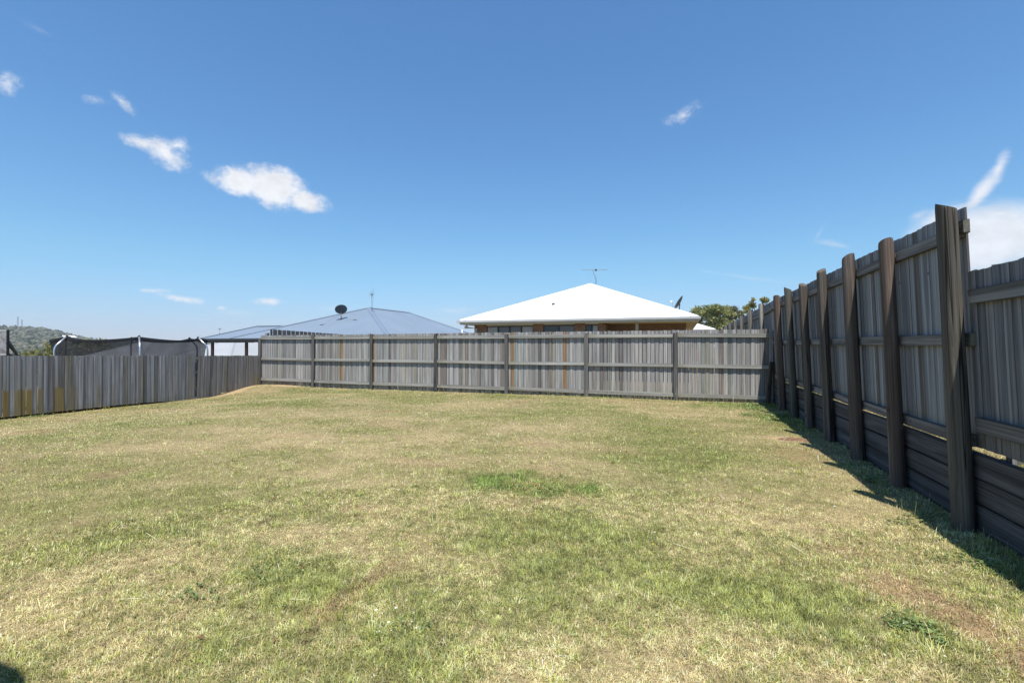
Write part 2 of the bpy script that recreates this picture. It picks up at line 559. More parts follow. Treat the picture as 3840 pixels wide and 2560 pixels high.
us = lines(-2600, 2600, -16, 4, .16, (UL, UL - .012, UR, UR + .012))
vs = lines(-1500, 4200, -1, 15, .16, (VB,))
UU, VV = np.meshgrid(us, vs, indexing='ij')
uf, vf = UU.ravel(), VV.ravel()
zf = ground_z(uf, vf)
nu, nv = len(us), len(vs)
idx = np.arange(nu * nv).reshape(nu, nv)
quads = np.stack([idx[:-1, :-1].ravel(), idx[1:, :-1].ravel(), idx[1:, 1:].ravel(), idx[:-1, 1:].ravel()], 1)
g_, b_, vv_, sd_ = fields(uf, vf)
C_ = lambda *a: np.array(a)
gc = lerp(np.tile(C_(.27, .21, .115), (len(uf), 1)), C_(.115, .115, .042), g_)
gc = lerp(gc, C_(.26, .17, .10), b_ * .8)
gc = lerp(gc, C_(.40, .275, .165), sd_)
far = sstep(np.hypot(uf, vf), 40, 150)
gc = lerp(gc, C_(.11, .115, .05), far)
ground = link('ground', np_mesh('ground', np.stack([uf, vf, zf], 1), quads, gc))
ground.data.materials.append(attr_mat('thatch_and_soil', .95, 0, .05, 38, .45))
tag(ground, kind='structure')

# ---- grass blades over the lawn (and the strip seen under the right-hand fence)


def scatter(u0, u1, v0, v1, cell, dens):
    cu = np.arange(u0, u1, cell)
    cv = np.arange(v0, v1, cell)
    A, B = np.meshgrid(cu, cv, indexing='ij')
    A, B = A.ravel(), B.ravel()
    n_ = rng.poisson(np.maximum(dens(A + cell / 2, B + cell / 2) * cell * cell, 0))
    a = np.repeat(A, n_) + rng.random(n_.sum()) * cell
    b = np.repeat(B, n_) + rng.random(n_.sum()) * cell
    return a, b


def lawn_density(u, v):
    d_ = np.hypot(u, v)
    ang = np.abs(np.arctan2(u, v) + R(19.3))
    base = 26000 * np.minimum(1, (3.0 / np.maximum(d_, .1)) ** 2.1)
    base = np.maximum(base, 700)
    base = np.where(ang > R(66), 350, base)
    return np.where(d_ < 1.0, 500, base)


pu, pv = scatter(UL + .04, UR - .07, -.5, VB - .05, .25, lawn_density)
qu, qv = scatter(UR + .03, 4.6, 1.0, 14, .25, lambda a, b: np.full(a.shape, 900.))
pu, pv = np.concatenate([pu, qu]), np.concatenate([pv, qv])
g_, b_, vv_, sd_ = fields(pu, pv)
keep = rng.random(len(pu)) > np.maximum(sd_ * .93, b_ * .42)
pu, pv, g_, b_, vv_ = pu[keep], pv[keep], g_[keep], b_[keep], vv_[keep]
# tussocks: small clumps of longer blades in the near lawn
nt_ = 420
tu_ = rng.uniform(-5.5, 2.0, nt_)
tv_ = 1.3 + 6.0 * rng.random(nt_) ** 1.4
nb_ = rng.integers(14, 60, nt_)
ti_ = np.repeat(np.arange(nt_), nb_)
sg_ = rng.uniform(.012, .05, nt_)[ti_]
tpu = tu_[ti_] + rng.normal(size=len(ti_)) * sg_
tpv = tv_[ti_] + rng.normal(size=len(ti_)) * sg_
tone = np.clip(fields(tu_, tv_)[0] + rng.uniform(-.5, .5, nt_), 0, 1)[ti_]
out_ang = np.arctan2(tpv - tv_[ti_], tpu - tu_[ti_])
tall = np.concatenate([np.zeros(len(pu)), rng.uniform(.5, 1.5, nt_)[ti_]])
outa = np.concatenate([np.zeros(len(pu)), out_ang])
pu, pv = np.concatenate([pu, tpu]), np.concatenate([pv, tpv])
g_, b_, vv_ = np.concatenate([g_, tone]), np.concatenate([b_, np.zeros(len(tpu))]), np.concatenate([vv_, np.zeros(len(tpu))])
N = len(pu)
dist = np.hypot(pu, pv)
# clumps: neighbouring blades share height and lean
cl = fbm(pu, pv, 9.0, 5, 2)
hgt = (.012 + .023 * rng.random(N) ** 1.3) * (.65 + .5 * g_ + .35 * vv_) * (.45 + 1.2 * cl) * (1 + tall)
hgt = np.where(rng.random(N) < .012, hgt * 2.1, hgt)
wall_edge = sstep(pu, 1.75, 2.2)
hgt *= 1 + wall_edge * 1.0 * rng.random(N)
hgt *= 1 + sstep(pv, 13.3, 13.8) * .9 * rng.random(N)
phi = rng.random(N) * 2 * np.pi + (vnoise(pu, pv, 5.5, 77, 3) - .5) * 3
leanA = rng.random(N) ** .8 * 1.25 + .15
phi = np.where(tall > 0, outa + rng.normal(size=N) * .5, phi)
leanA = np.where(rng.random(N) < .26 * (1 - g_), 1.45, leanA)        # clippings lying flat
wd = np.maximum(.0022 + .0016 * rng.random(N), dist * .00088) * (1 + .5 * vv_)
z0 = ground_z(pu, pv) - .003
cn1 = vnoise(pu, pv, 38, 11, 5)
cn2 = vnoise(pu, pv, 15, 31, 9)
r1 = np.clip(.45 * rng.random(N) + .38 * cn1 + .32 * cn2 - .075, 0, 1)
r2 = rng.random(N)
pg = np.clip(g_ * 1.05 + vv_ * .5, 0, 1)
col = lerp(np.tile(C_(.70, .62, .31), (N, 1)), C_(.58, .465, .23), r2)      # straw
pale = rng.random(N) < .20
col[pale] = C_(.74, .69, .43)
grn = lerp(lerp(np.tile(C_(.48, .475, .145), (N, 1)), C_(.24, .28, .065), r2), C_(.37, .42, .22), (rng.random(N) < .3) * .8)
sel = r1 < (.32 + .50 * pg)
col[sel] = grn[sel]
col = lerp(col, C_(.12, .27, .035), np.clip(vv_ * 1.0, 0, .7) * (rng.random(N) < .75))
br = rng.random(N) < b_ * .75
col[br] = lerp(np.tile(C_(.46, .31, .17), (N, 1)), C_(.28, .18, .10), r2)[br]
col *= ((.70 + .5 * rng.random(N)) * (.56 + .88 * vnoise(pu, pv, 29, 3, 71)) * (.76 + .48 * vnoise(pu, pv, 9, 13, 7)))[:, None]
col = np.clip(col, 0, .8)
dx, dy = np.cos(phi), np.sin(phi)
sx, sy = -dy, dx
L = hgt * (1 + .6 * (leanA > 1.4))
nearb = dist < 5.2


def blades(ix, segs):
    p0 = np.stack([pu[ix], pv[ix], z0[ix]], 1)
    dv = np.stack([dx[ix], dy[ix], 0 * dx[ix]], 1)
    sv = np.stack([sx[ix], sy[ix], 0 * dx[ix]], 1) * (wd[ix] / 2)[:, None]
    la, h_ = leanA[ix][:, None], L[ix][:, None]
    upv = np.array([0, 0, 1.0])
    if segs == 1:
        tip = p0 + dv * np.sin(la) * h_ + upv * (np.cos(la) * h_ + .004)
        V = np.stack([p0 - sv, p0 + sv, tip], 1)
        F = np.arange(len(ix) * 3).reshape(-1, 3)
        k = 3
    else:
        mid = p0 + dv * np.sin(la * .6) * h_ * .55 + upv * (np.cos(la * .6) * h_ * .55 + .003)
        tip = mid + dv * np.sin(np.minimum(la * 1.3, 1.75)) * h_ * .5 + upv * (np.cos(np.minimum(la * 1.3, 1.75)) * h_ * .5)
        V = np.stack([p0 - sv, p0 + sv, mid + sv * .8, mid - sv * .8, tip], 1)
        b0 = np.arange(len(ix)) * 5
        F = np.concatenate([np.stack([b0, b0 + 1, b0 + 2], 1), np.stack([b0, b0 + 2, b0 + 3], 1), np.stack([b0 + 3, b0 + 2, b0 + 4], 1)])
        k = 5
    Cc = np.repeat(col[ix], k, 0).reshape(-1, k, 3)
    Cc[:, -1] *= 1.08
    return V.reshape(-1, 3), F, Cc.reshape(-1, 3)


for sel_, sg, nm, lb in ((np.where(nearb)[0], 2, 'lawn_grass', 'short mown grass, part straw and part green, in the yard'),
                         (np.where(~nearb)[0], 1, 'lawn_grass', 'short mown grass further out towards the timber fences')):
    v_, f_, c_ = blades(sel_, sg)
    o = link(nm, np_mesh(nm, v_, f_, c_), None, 'grass')
    tag(o, lb, 'grass', kind='stuff')
print('blades', N, nearb.sum())


# ------------------------------------------------------------------ boards and posts
def unit_board(i):
    """a board 1 x 1 x 1 with its length along z, slightly bowed, ends not quite square"""
    rr = random.Random(i)
    mb = MB()
    segs = 4
    bow, warp, sl_ = rr.uniform(-.03, .03), rr.uniform(-.12, .12), rr.uniform(-.006, .006)
    vs_ = []
    for k in range(segs + 1):
        t = k / segs
        bx = bow * math.sin(math.pi * t) + rr.uniform(-.012, .012)
        by = warp * math.sin(math.pi * t * .9)
        z = t
        for (x, y) in ((-.5, -.5), (.5, -.5), (.5, .5), (-.5, .5)):
            zz = z + (sl_ * x if k in (0, segs) else 0)
            vs_.append((x + bx, y + by, zz))
    fs = [(3, 2, 1, 0), tuple(segs * 4 + j for j in range(4))]
    for k in range(segs):
        for j in range(4):
            fs.append((k * 4 + j, k * 4 + (j + 1) % 4, (k + 1) * 4 + (j + 1) % 4, (k + 1) * 4 + j))
    return mb.add(vs_, fs).mesh('board')


def unit_post(i, n=18):
    rr = random.Random(100 + i)
    vs_, fs = [], []
    ks = [0, .25, .5, .75, .985, 1.0]
    ph = [rr.uniform(0, 6.28) for _ in range(3)]
    for q, t in enumerate(ks):
        for k in range(n):
            a = 2 * math.pi * k / n
            r_ = .5 * (1 + .04 * math.sin(2 * a + ph[0] + t) + .03 * math.sin(3 * a + ph[1] + t * 3) + .02 * math.sin(9 * t + ph[2])) * (1.05 - .10 * t) * (.95 if q == 5 else 1)
            vs_.append((r_ * math.cos(a), r_ * math.sin(a), t + (.012 * math.cos(a + ph[2]) if t > .9 else 0)))
    for q in range(len(ks) - 1):
        for k in range(n):
            fs.append((q * n + k, q * n + (k + 1) % n, (q + 1) * n + (k + 1) % n, (q + 1) * n + k))
    fs.append(tuple(reversed(range(n))))
    fs.append(tuple(range((len(ks) - 1) * n, len(ks) * n)))
    me = MB().add(vs_, fs).mesh('post')
    for p_ in me.polygons:
        p_.use_smooth = len(p_.vertices) == 4
    return me


BOARDS = [unit_board(i) for i in range(14)]
POSTS = [unit_post(i) for i in range(6)]
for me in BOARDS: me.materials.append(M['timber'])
for me in POSTS: me.materials.append(M['post_timber'])
rnd = random.Random(3)


def board(name, parent, p0, p1, wdir, width, thick, color, meshes=BOARDS):
    """board from p0 to p1 (in the parent's space), its width along wdir"""
    p0, p1 = Vector(p0), Vector(p1)
    zax = p1 - p0
    ln = zax.length
    zax.normalize()
    xax = Vector(wdir)
    xax = (xax - zax * xax.dot(zax)).normalized()
    yax = zax.cross(xax)
    o = link(name, rnd.choice(meshes), parent)
    mat = Matrix((xax * width, yax * thick, zax * ln)).transposed().to_4x4()
    mat.translation = p0
    o.matrix_basis = mat
    o.color = color
    return o


def post(name, parent, p0, p1, dia, color):
    return board(name, parent, p0, p1, (math.cos(rnd.random() * 6), math.sin(rnd.random() * 6), .01), dia, dia, color, POSTS)


def grey(lo=.62, hi=1.15, base=(.335, .322, .305)):
    k = rnd.uniform(lo, hi)
    w = rnd.uniform(-.02, .02)
    return (base[0] * k * (1 + w), base[1] * k, base[2] * k * (1 - w), 1)


def paling_colour():
    r_ = rnd.random()
    if r_ < .09: return (.205, .19, .18, 1)
    if r_ < .17: return (.245, .215, .19, 1)
    if r_ < .185: return (.34, .215, .115, 1)
    if r_ < .25: return (.34, .325, .265, 1)
    if r_ < .30: return (.29, .305, .28, 1)
    if r_ < .62: return grey(1.02, 1.32)
    return grey(.80, 1.06)


# ---- back fence: seven bays of palings on three rails, yard side of rails and posts to us
BAYS = 7
U0, U1 = -14.67, 2.25
BW = (U1 - U0) / BAYS
VF = 13.83
f = thing('back_paling_fence', 'long grey timber paling fence with three rails across the end of the lawn', 'fence', (U0, VF, 0))


def back_top(u):     # paling tops fall slightly to the left
    return 1.885 - .055 * ((U1 - u) / (U1 - U0))


for i in range(BAYS + 1):
    u = i * BW
    ht = 1.83 if i else 1.72
    dark = grey(.30, .44) if i not in (0, 5) else grey(.55, .72)
    if i in (2, 3, 6):
        post('post', f, (u, -.02, -.25), (u + rnd.uniform(-.012, .012), -.02, ht + rnd.uniform(-.02, .02)), .135, dark)
    else:
        board('post', f, (u, -.02, -.25), (u + rnd.uniform(-.012, .012), -.02, ht + rnd.uniform(-.02, .02)), (1, 0, 0), .115, .10, dark)
for i in range(BAYS):
    for zl, zr, h_ in ((1.735, 1.735, .098), (.975, .92, .092), (.225, .125, .10)):
        a = i * BW + .062
        b = (i + 1) * BW - .062
        za = zl + (zr - zl) * i / BAYS + rnd.uniform(-.012, .012)
        zb = zl + (zr - zl) * (i + 1) / BAYS + rnd.uniform(-.012, .012)
        board('rail', f, (a, -.0235, za), (b, -.0235, zb), (0, 0, 1), h_, .045, grey(.9, 1.12, (.35, .34, .305)))
pitch = .1075
k = 0
u = .055
while u < U1 - U0 - .02:
    bay = int(u / BW)
    gap = {5: .011, 6: .006}.get(bay, -.001)
    gap += rnd.uniform(-.001, .0015)
    w_ = pitch - gap
    dz = rnd.uniform(-.008, .008)
    z0_ = max(-.02, .01 + rnd.uniform(-.02, .02))
    board('paling', f, (u, .0095 + (k % 2) * .0055, z0_ - .03), (u + rnd.uniform(-.004, .004), .0095 + (k % 2) * .0055, back_top(u + U0) + dz),
          (1, rnd.uniform(-.05, .05), 0), w_, .016, paling_colour())
    u += pitch
    k += 1
# the stump that props the fence in the corner
s_ = thing('corner_stump', 'short dark leaning timber stump in the corner where both fences meet', 'post', (2.03, 13.66, 0), 0)
post('stump', s_, (0, 0, -.15), (.10, .03, 1.05), .10, (.10, .075, .06, 1))

# ---- left fence: palings to us, rails hidden behind, two sections with a gap
UF = -14.64
STG = .012
f = thing('side_paling_fence', 'low grey timber paling fence with golden algae stains beside the trampoline', 'fence', (UF, 0, 0))
VG = 11.23
ALG = {1: .0, 3: .22, 4: .1, 5: .0, 7: .3, 10: .2, 11: .12, 13: .75, 14: .65, 19: .7, 22: .75, 33: .8}


def left_top(v):
    return 1.235 - .14 * (v - 6.5) / 7.2


k0 = int(round((6.53 - (-.8)) / .105))
v = -.8
k = 0
while v < 13.74:
    j = k - k0
    if VG - .02 < v < VG + .06:
        v += .105
        k += 1
        continue
    sec2 = v > VG
    c = grey(.85, 1.12, (.30, .298, .30)) if not sec2 else grey(.78, 1.0, (.275, .265, .255))
    r_ = rnd.random()
    if r_ < .12: c = (.17, .165, .165, 1)
    elif r_ < .2: c = (.24, .225, .19, 1)
    a_ = ALG.get(j, 1.0)
    if sec2 and v > 13.45: a_ = .6
    c = (c[0], c[1], c[2], a_)
    zb = -.17 if v < 9.5 else -.17 - .10 * min(1, (v - 9.5) / 2.0)
    if v > 12.2: zb = -.12
    zt = left_top(v) + rnd.uniform(-.006, .006)
    tilt = .028 if sec2 else rnd.uniform(-.004, .006)
    board('paling', f, (.01 + (k % 2) * STG + rnd.uniform(0, .004), v - tilt * .8, zb), (.01 + (k % 2) * STG, v + tilt * .6, zt),
          (rnd.uniform(-.07, .07), 1, 0), .1035, .016, c)
    v += .105
    k += 1
for a, b in ((-.8, VG - .12), (VG + .02, 13.7)):
    for z_ in (.05, .62, 1.05):
        board('rail', f, (-.035, a, z_), (-.035, b, z_ - .01 * (b - a)), (0, 0, 1), .08, .045, grey(.7, .9))
board('plinth_board', f, (-.045, -.8, -.25), (-.045, VG - .05, -.29), (0, 0, 1), .20, .03, (.06, .055, .05, 1))
for pv_ in (1.3, 3.7, 6.1, 8.5, 11.16, 13.6):
    board('post', f, (-.12, pv_, -1.4), (-.12, pv_, 1.04), (1, 0, 0), .1, .1, grey(.9, 1.1))

# ---- right-hand side: leaning round posts with sleepers below and palings above
LEAN = -.040
UW = 2.14
f = thing('tall_boundary_fence', 'tall shaded paling fence with leaning round posts above the sleeper wall', 'fence', (UW, 0, 0))
f.rotation_euler = (0, LEAN, 0)
SP = 1.24
pv0 = 4.90
near_posts = [pv0 + SP * i for i in range(8)]
for i, pv_ in enumerate(near_posts[:7]):
    ht = 2.605 + (.0, -.035, .02, .02, -.05, .02, -.03, .02)[i]
    post('post', f, (0, pv_, -.3), (rnd.uniform(-.012, .012), pv_ + rnd.uniform(-.02, .02), ht), (.150, .140, .146, .140, .136, .140, .140, .140)[i],
         (.135 + rnd.uniform(-.015, .02), .115, .095, 1))
far_posts = [14.75 + 2.3 * i for i in range(7)]
for pv_ in far_posts:
    post('post', f, (0, pv_, -.1), (0, pv_, 2.60 - .012 * (pv_ - 13)), .12, (.30, .28, .235, 1))


def right_top(v):
    return 2.585 if v < 13.8 else 2.585 - .0100 * (v - 13.8)


XR = .100     # rails just behind the posts
for a, b in [(near_posts[i], near_posts[i + 1]) for i in range(7)]:
    for z_, h_ in ((2.395, .105), (1.52, .10), (.695, .10)):
        zz = z_ + rnd.uniform(-.012, .012)
        board('rail', f, (XR, a + .01, zz), (XR, b - .01, zz + rnd.uniform(-.01, .01)), (0, 0, 1), h_, .042, grey(.75, .95, (.27, .25, .235)))
for a, b in zip(far_posts[:-1], far_posts[1:]):
    for z_, h_ in ((2.37, .10), (1.48, .10)):
        board('rail', f, (XR, a + .01, z_ - .012 * (a - 13)), (XR, b - .01, z_ - .012 * (b - 13)), (0, 0, 1), h_, .042, grey(.8, 1.0, (.30, .28, .25)))
board('rail', f, (XR, near_posts[-1] + .01, 2.395), (XR, far_posts[0], 2.35), (0, 0, 1), .1, .042, grey(.8, 1, (.3, .28, .25)))
# stub ends left proud beside the first post
for z_ in (2.42, 1.515):
    board('rail', f, (XR, 4.83, z_), (XR, 4.92, z_), (0, 0, 1), .105, .042, grey(.75, .9, (.28, .27, .24)))
v = 4.955
k = 0
while v < 28.6:
    g0 = .003 if rnd.random() < .3 else .0005
    cc = grey(.82, 1.12, (.305, .30, .30))
    if rnd.random() < .14: cc = (.19, .165, .15, 1)
    board('paling', f, (XR + .0305 + (k % 2) * .0015, v, .652 if v < 14 else .5), (XR + .0305 + (k % 2) * .0015, v + rnd.uniform(-.004, .004), right_top(v) + rnd.uniform(-.006, .006)),
          (rnd.uniform(-.04, .04), 1, 0), .104 - g0, .016, cc)
    v += .1045
    k += 1

# lower fence that carries on from the first post
f2 = thing('lower_boundary_fence', 'lower shaded paling fence stepping down beside the first leaning post', 'fence', (UW, 0, 0))
f2.rotation_euler = (0, LEAN, 0)
v = 4.85
k = 0
while v > 1.0:
    cc = grey(.8, 1.0, (.26, .252, .252))
    board('paling', f2, (XR + .0305 + (k % 2) * .0015, v, .652), (XR + .0305 + (k % 2) * .0015, v, 2.057 + rnd.uniform(-.006, .006)), (rnd.uniform(-.02, .02), 1, 0), .1035, .016, cc)
    v -= .1045
    k += 1
for z_, h_ in ((1.86, .11), (.855, .115)):
    board('rail', f2, (XR, 1.0, z_), (XR, 4.82, z_ - .01), (0, 0, 1), h_, .044, grey(.72, .85, (.28, .265, .25)))
board('post', f2, (XR + .11, 2.3, .3), (XR + .11, 2.3, 1.95), (1, 0, 0), .09, .07, grey(.6, .8))
board('post', f2, (XR + .11, 4.6, .3), (XR + .11, 4.6, 1.95), (1, 0, 0), .09, .07, grey(.6, .8))

wl = thing('sleeper_retaining_wall', 'low retaining wall of stacked dark timber sleepers behind the round posts', 'retaining wall', (UW, 0, 0))
wl.rotation_euler = (0, LEAN, 0)
edges = [1.0, 2.42, 3.66] + near_posts + [14.6]
for a, b in zip(edges[:-1], edges[1:]):
    for q in range(4):
        zt = .617 - q * .203
        zb = zt - .200
        o = board('sleeper', wl, (XR + .004 + rnd.uniform(-.004, .004), a + .003, (zt + zb) / 2), (XR + .004 + rnd.uniform(-.004, .004), b - .003, (zt + zb) / 2 + rnd.uniform(-.003, .003)),
                  (0, 0, 1), .192, .05, grey(.75, 1.0, (.118, .115, .118)))
for pv_ in (3.66, 2.42):
    post('post', wl, (.005, pv_, -.3), (0, pv_, .66), .145, (.15, .13, .11, 1))

# ---- neighbour's dividing fence behind the back fence
f = thing('dividing_paling_fence', 'weathered paling fence running away behind the back fence below the blue-grey roof', 'fence', (-14.50, 0, 0))
v = 14.15
k = 0
while v < 24:
    board('paling', f, (0 + (k % 2) * .018, v, -.2), (0 + (k % 2) * .018, v, 2.075 - .027 * (v - 14) + rnd.uniform(-.006, .006)), (0, 1, 0), .092, .016, grey(.45, .72, (.31, .285, .265)))
    v += .112
    k += 1
for z_ in (1.75, .95, .2):
    board('rail', f, (-.035, 14.0, z_), (-.035, 24, z_ - .27), (0, 0, 1), .09, .04, grey(.7, .9))
for pv_ in (14.05, 16.4, 18.8, 21.2, 23.6):
    board('post', f, (-.10, pv_, -.5), (-.10, pv_, 1.93 - .027 * (pv_ - 14)), (1, 0, 0), .1, .1, grey(.7, .9))


# ------------------------------------------------------------------ houses
def sheet_face(mb, A, B, inward, tan, depth, step=.019, amp=.008, wave=.076):
    """corrugated roof sheet from eave A-B up along `inward`; depth(s) = plan depth at distance s along the eave"""
    A, B = Vector(A), Vector(B)
    e = (B - A).normalized()
    ln = (B - A).length
    n = max(2, int(ln / step))
    I = Vector(inward)
    vs_, fs = [], []
    for i in range(n + 1):
        s = ln * i / n
        off = amp * math.sin(2 * math.pi * s / wave)
        d_ = max(0.0, depth(s))
        p = A + e * s
        vs_.append((p.x, p.y, p.z + off))
        q = p + I * d_
        vs_.append((q.x, q.y, p.z + d_ * tan + off))
    for i in range(n):
        fs.append((2 * i, 2 * i + 2, 2 * i + 3, 2 * i + 1))
    mb.add(vs_, fs)


def hip(a, b, pk_s, pk_d):
    """triangular depth: from 0 at s=a up to pk_d at pk_s and down to 0 at b"""
    return lambda s: pk_d * ((s - a) / (pk_s - a) if s < pk_s else (b - s) / (b - pk_s))


def trap(ln, d_, run0, run1):
    return lambda s: d_ * min(1, s / run0, (ln - s) / run1)


def hip_roof(root, u0, u1, v0, v1, ze, r0, r1, zr, mat, caps=True, corr=True):
    """hip roof over a rectangle; ridge from r0 to r1 (u,v) running along v"""
    mb = MB()
    st = .019 if corr else .6
    am = .008 if corr else 0
    (ru, rv0), (_, rv1) = r0, r1
    h_ = zr - ze
    sheet_face(mb, (u0, v0, ze), (u1, v0, ze), (0, 1, 0), h_ / (rv0 - v0), hip(0, u1 - u0, ru - u0, rv0 - v0), st, am)
    sheet_face(mb, (u1, v1, ze), (u0, v1, ze), (0, -1, 0), h_ / (v1 - rv1), hip(0, u1 - u0, u1 - ru, v1 - rv1), .3, 0)
    sheet_face(mb, (u1, v0, ze), (u1, v1, ze), (-1, 0, 0), h_ / (u1 - ru), trap(v1 - v0, u1 - ru, rv0 - v0, v1 - rv1), st, am)
    sheet_face(mb, (u0, v1, ze), (u0, v0, ze), (1, 0, 0), h_ / (ru - u0), trap(v1 - v0, ru - u0, v1 - rv1, rv0 - v0), .3, 0)
    roof = mb.build('roof', mat, root)
    if caps:
        for p, q in (((u0, v0, ze), (ru, rv0, zr)), ((u1, v0, ze), (ru, rv0, zr)), ((ru, rv0, zr), (ru, rv1, zr)),
                     ((u1, v1, ze), (ru, rv1, zr)), ((u0, v1, ze), (ru, rv1, zr))):
            p, q = Vector(p), Vector(q)
            d_ = (q - p).normalized()
            side = d_.cross(Vector((0, 0, 1))).normalized()
            prof = [(-.17, -.036), (-.06, .028), (0, .045), (.06, .028), (.17, -.036), (0, -.09)]
            vs_ = []
            for pt in (p, q):
                for a, b in prof:
                    vs_.append(pt + side * a + Vector((0, 0, .012 + b)))
            n = len(prof)
            fs = [(i, (i + 1) % n, n + (i + 1) % n, n + i) for i in range(n)] + [tuple(reversed(range(n))), tuple(range(n, 2 * n))]
            MB().add(vs_, fs).build('ridge_cap', mat, roof)
    return roof


def gutter_run(root, u0, u1, v0, v1, ze, gm='gutter', fm='fascia', fh=.085):
    """gutter and fascia round the eaves"""
    for (a, b, hor) in (((u0, v0), (u1, v0), 1), ((u1, v0), (u1, v1), 0), ((u0, v0), (u0, v1), 0), ((u0, v1), (u1, v1), 1)):
        sgn = -1 if (a[1] == v0 and hor) or (a[0] == u0 and not hor) else 1
        mb, m2 = MB(), MB()
        if hor:
            y0, y1 = sorted((a[1], a[1] + sgn * .12))
            mb.box(a[0] - .118, b[0] + .118, y0, y1, ze - .088, ze + .002)
            y0, y1 = sorted((a[1] - sgn * .004, a[1] - sgn * .03))
            m2.box(a[0] + .032, b[0] - .032, y0, y1, ze - .088 - fh, ze - .02)
        else:
            x0, x1 = sorted((a[0], a[0] + sgn * .12))
            mb.box(x0, x1, a[1] + .003, b[1] - .003, ze - .088, ze + .002)
            x0, x1 = sorted((a[0] - sgn * .004, a[0] - sgn * .03))
            m2.box(x0, x1, a[1] + .002, b[1] - .002, ze - .088 - fh, ze - .02)
        mb.build('gutter', gm, root)
        m2.build('fascia', fm, root)


# white-roofed brick house beyond the back fence
GZ = -.06
h = thing('brick_house', 'brown brick house with bright white hipped metal roof behind the back fence', 'house', (0, 0, GZ))
h.location = (0, 0, 0)
wu0, wu1, wv0, wv1 = -9.69, .59, 20.35, 41.0
hip_roof(h, wu0, wu1, wv0, wv1, 2.60, (-4.55, 25.5), (-4.55, 35.8), 4.685, 'white_roof')
gutter_run(h, wu0, wu1, wv0, wv1, 2.60)
MB().box(wu0 + .04, wu1 - .04, wv0 + .04, wv1 - .04, 2.432, 2.447).build('soffit', 'cream', h)
FW = 20.90


def wall_piece(root, u0, u1, z0_, z1_, v=FW, t=.11, name='wall', mat='brick'):
    return MB().box(u0, u1, v, v + t, z0_, z1_).build(name, mat, root)


wins = [(-8.57, -6.31, 4, ('pale', 'mid', 'mid', 'pale'), 2.365), (-5.84, -4.42, 2, ('dark', 'mid'), 2.378), (-3.95, -3.38, 2, ('dark', 'pale'), 2.378)]
ed = [-9.08] + [x for w_ in wins for x in w_[:2]] + [-3.08]
for i in range(0, len(ed), 2):
    wall_piece(h, ed[i], ed[i + 1], GZ - .3, 2.431)
for (a, b, n, tones, top) in wins:
    wall_piece(h, a, b, GZ - .3, 1.1, FW + .001)
    MB().box(a, b, FW + .02, FW + .09, top, 2.431).build('window_head', 'fascia', h)
    fr = MB()
    fr.box(a, b, FW + .015, FW + .075, top - .045, top)
    fr.box(a, b, FW + .015, FW + .075, 1.1, 1.15)
    pw = (b - a) / n
    for q in range(n + 1):
        x = a + q * pw
        x0, x1 = max(a, x - .03), min(b, x + .03)
        fr.box(x0, x1, FW + .017, FW + .073, 1.15, top - .045)
    wn = fr.build('window', 'frame', h)
    for q in range(n):
        MB().box(a + q * pw + .028, a + (q + 1) * pw - .028, FW + .045, FW + .053, 1.14, top - .04).build('pane', 'pane_' + tones[q], wn)
# recessed alfresco wall, corner post, returns
wall_piece(h, -3.08, .07, GZ - .3, 2.431, 22.3)
MB().box(-3.19, -3.08, FW + .111, 22.3, GZ - .3, 2.431).build('wall', 'brick', h)
MB().box(.07, .18, 22.3, 40.4, GZ - .3, 2.431).build('wall', 'brick', h)
MB().box(-9.19, -9.08, FW, 40.4, GZ - .3, 2.431).build('wall', 'brick', h)
mb = MB()
mb.tube([(-1.75, 20.7, GZ - .3), (-1.75, 20.7, 2.43)], .065, 14)
mb.tube([(-1.75, 20.7, 2.02), (-1.75, 20.7, 2.06), (-1.75, 20.7, 2.07)], [.09, .09, .065], 14)
mb.build('veranda_post', 'cream', h, True)
MB().tube([(wu0 + .25, wv0 + .2, 2.43), (wu0 + .25, wv0 + .25, 2.30), (wu0 + .62, FW - .06, 2.25), (wu0 + .62, FW - .06, GZ - .2)], .045, 10).build('downpipe', 'fascia', h, True)
MB().tube([(wu0 + .16, wv0 + .22, 2.31), (wu0 + .30, wv0 + .24, 2.31)], .065, 12).build('rain_head', 'fascia', h, True)
# vent pipe through the roof
vz = 2.6 + (22.35 - 20.35) * .405
vp = thing('vent_pipe', 'small pale vent pipe with dark flashing on the white roof', 'vent pipe', (-5.75, 22.35, vz))
MB().tube([(0, 0, -.05), (0, 0, .27)], .028, 10).build('pipe', 'white_paint', vp, True)
MB().tube([(0, 0, -.02), (0, 0, .03), (0, 0, .07)], [.11, .08, .04], 12).build('flashing', 'dish', vp, True)


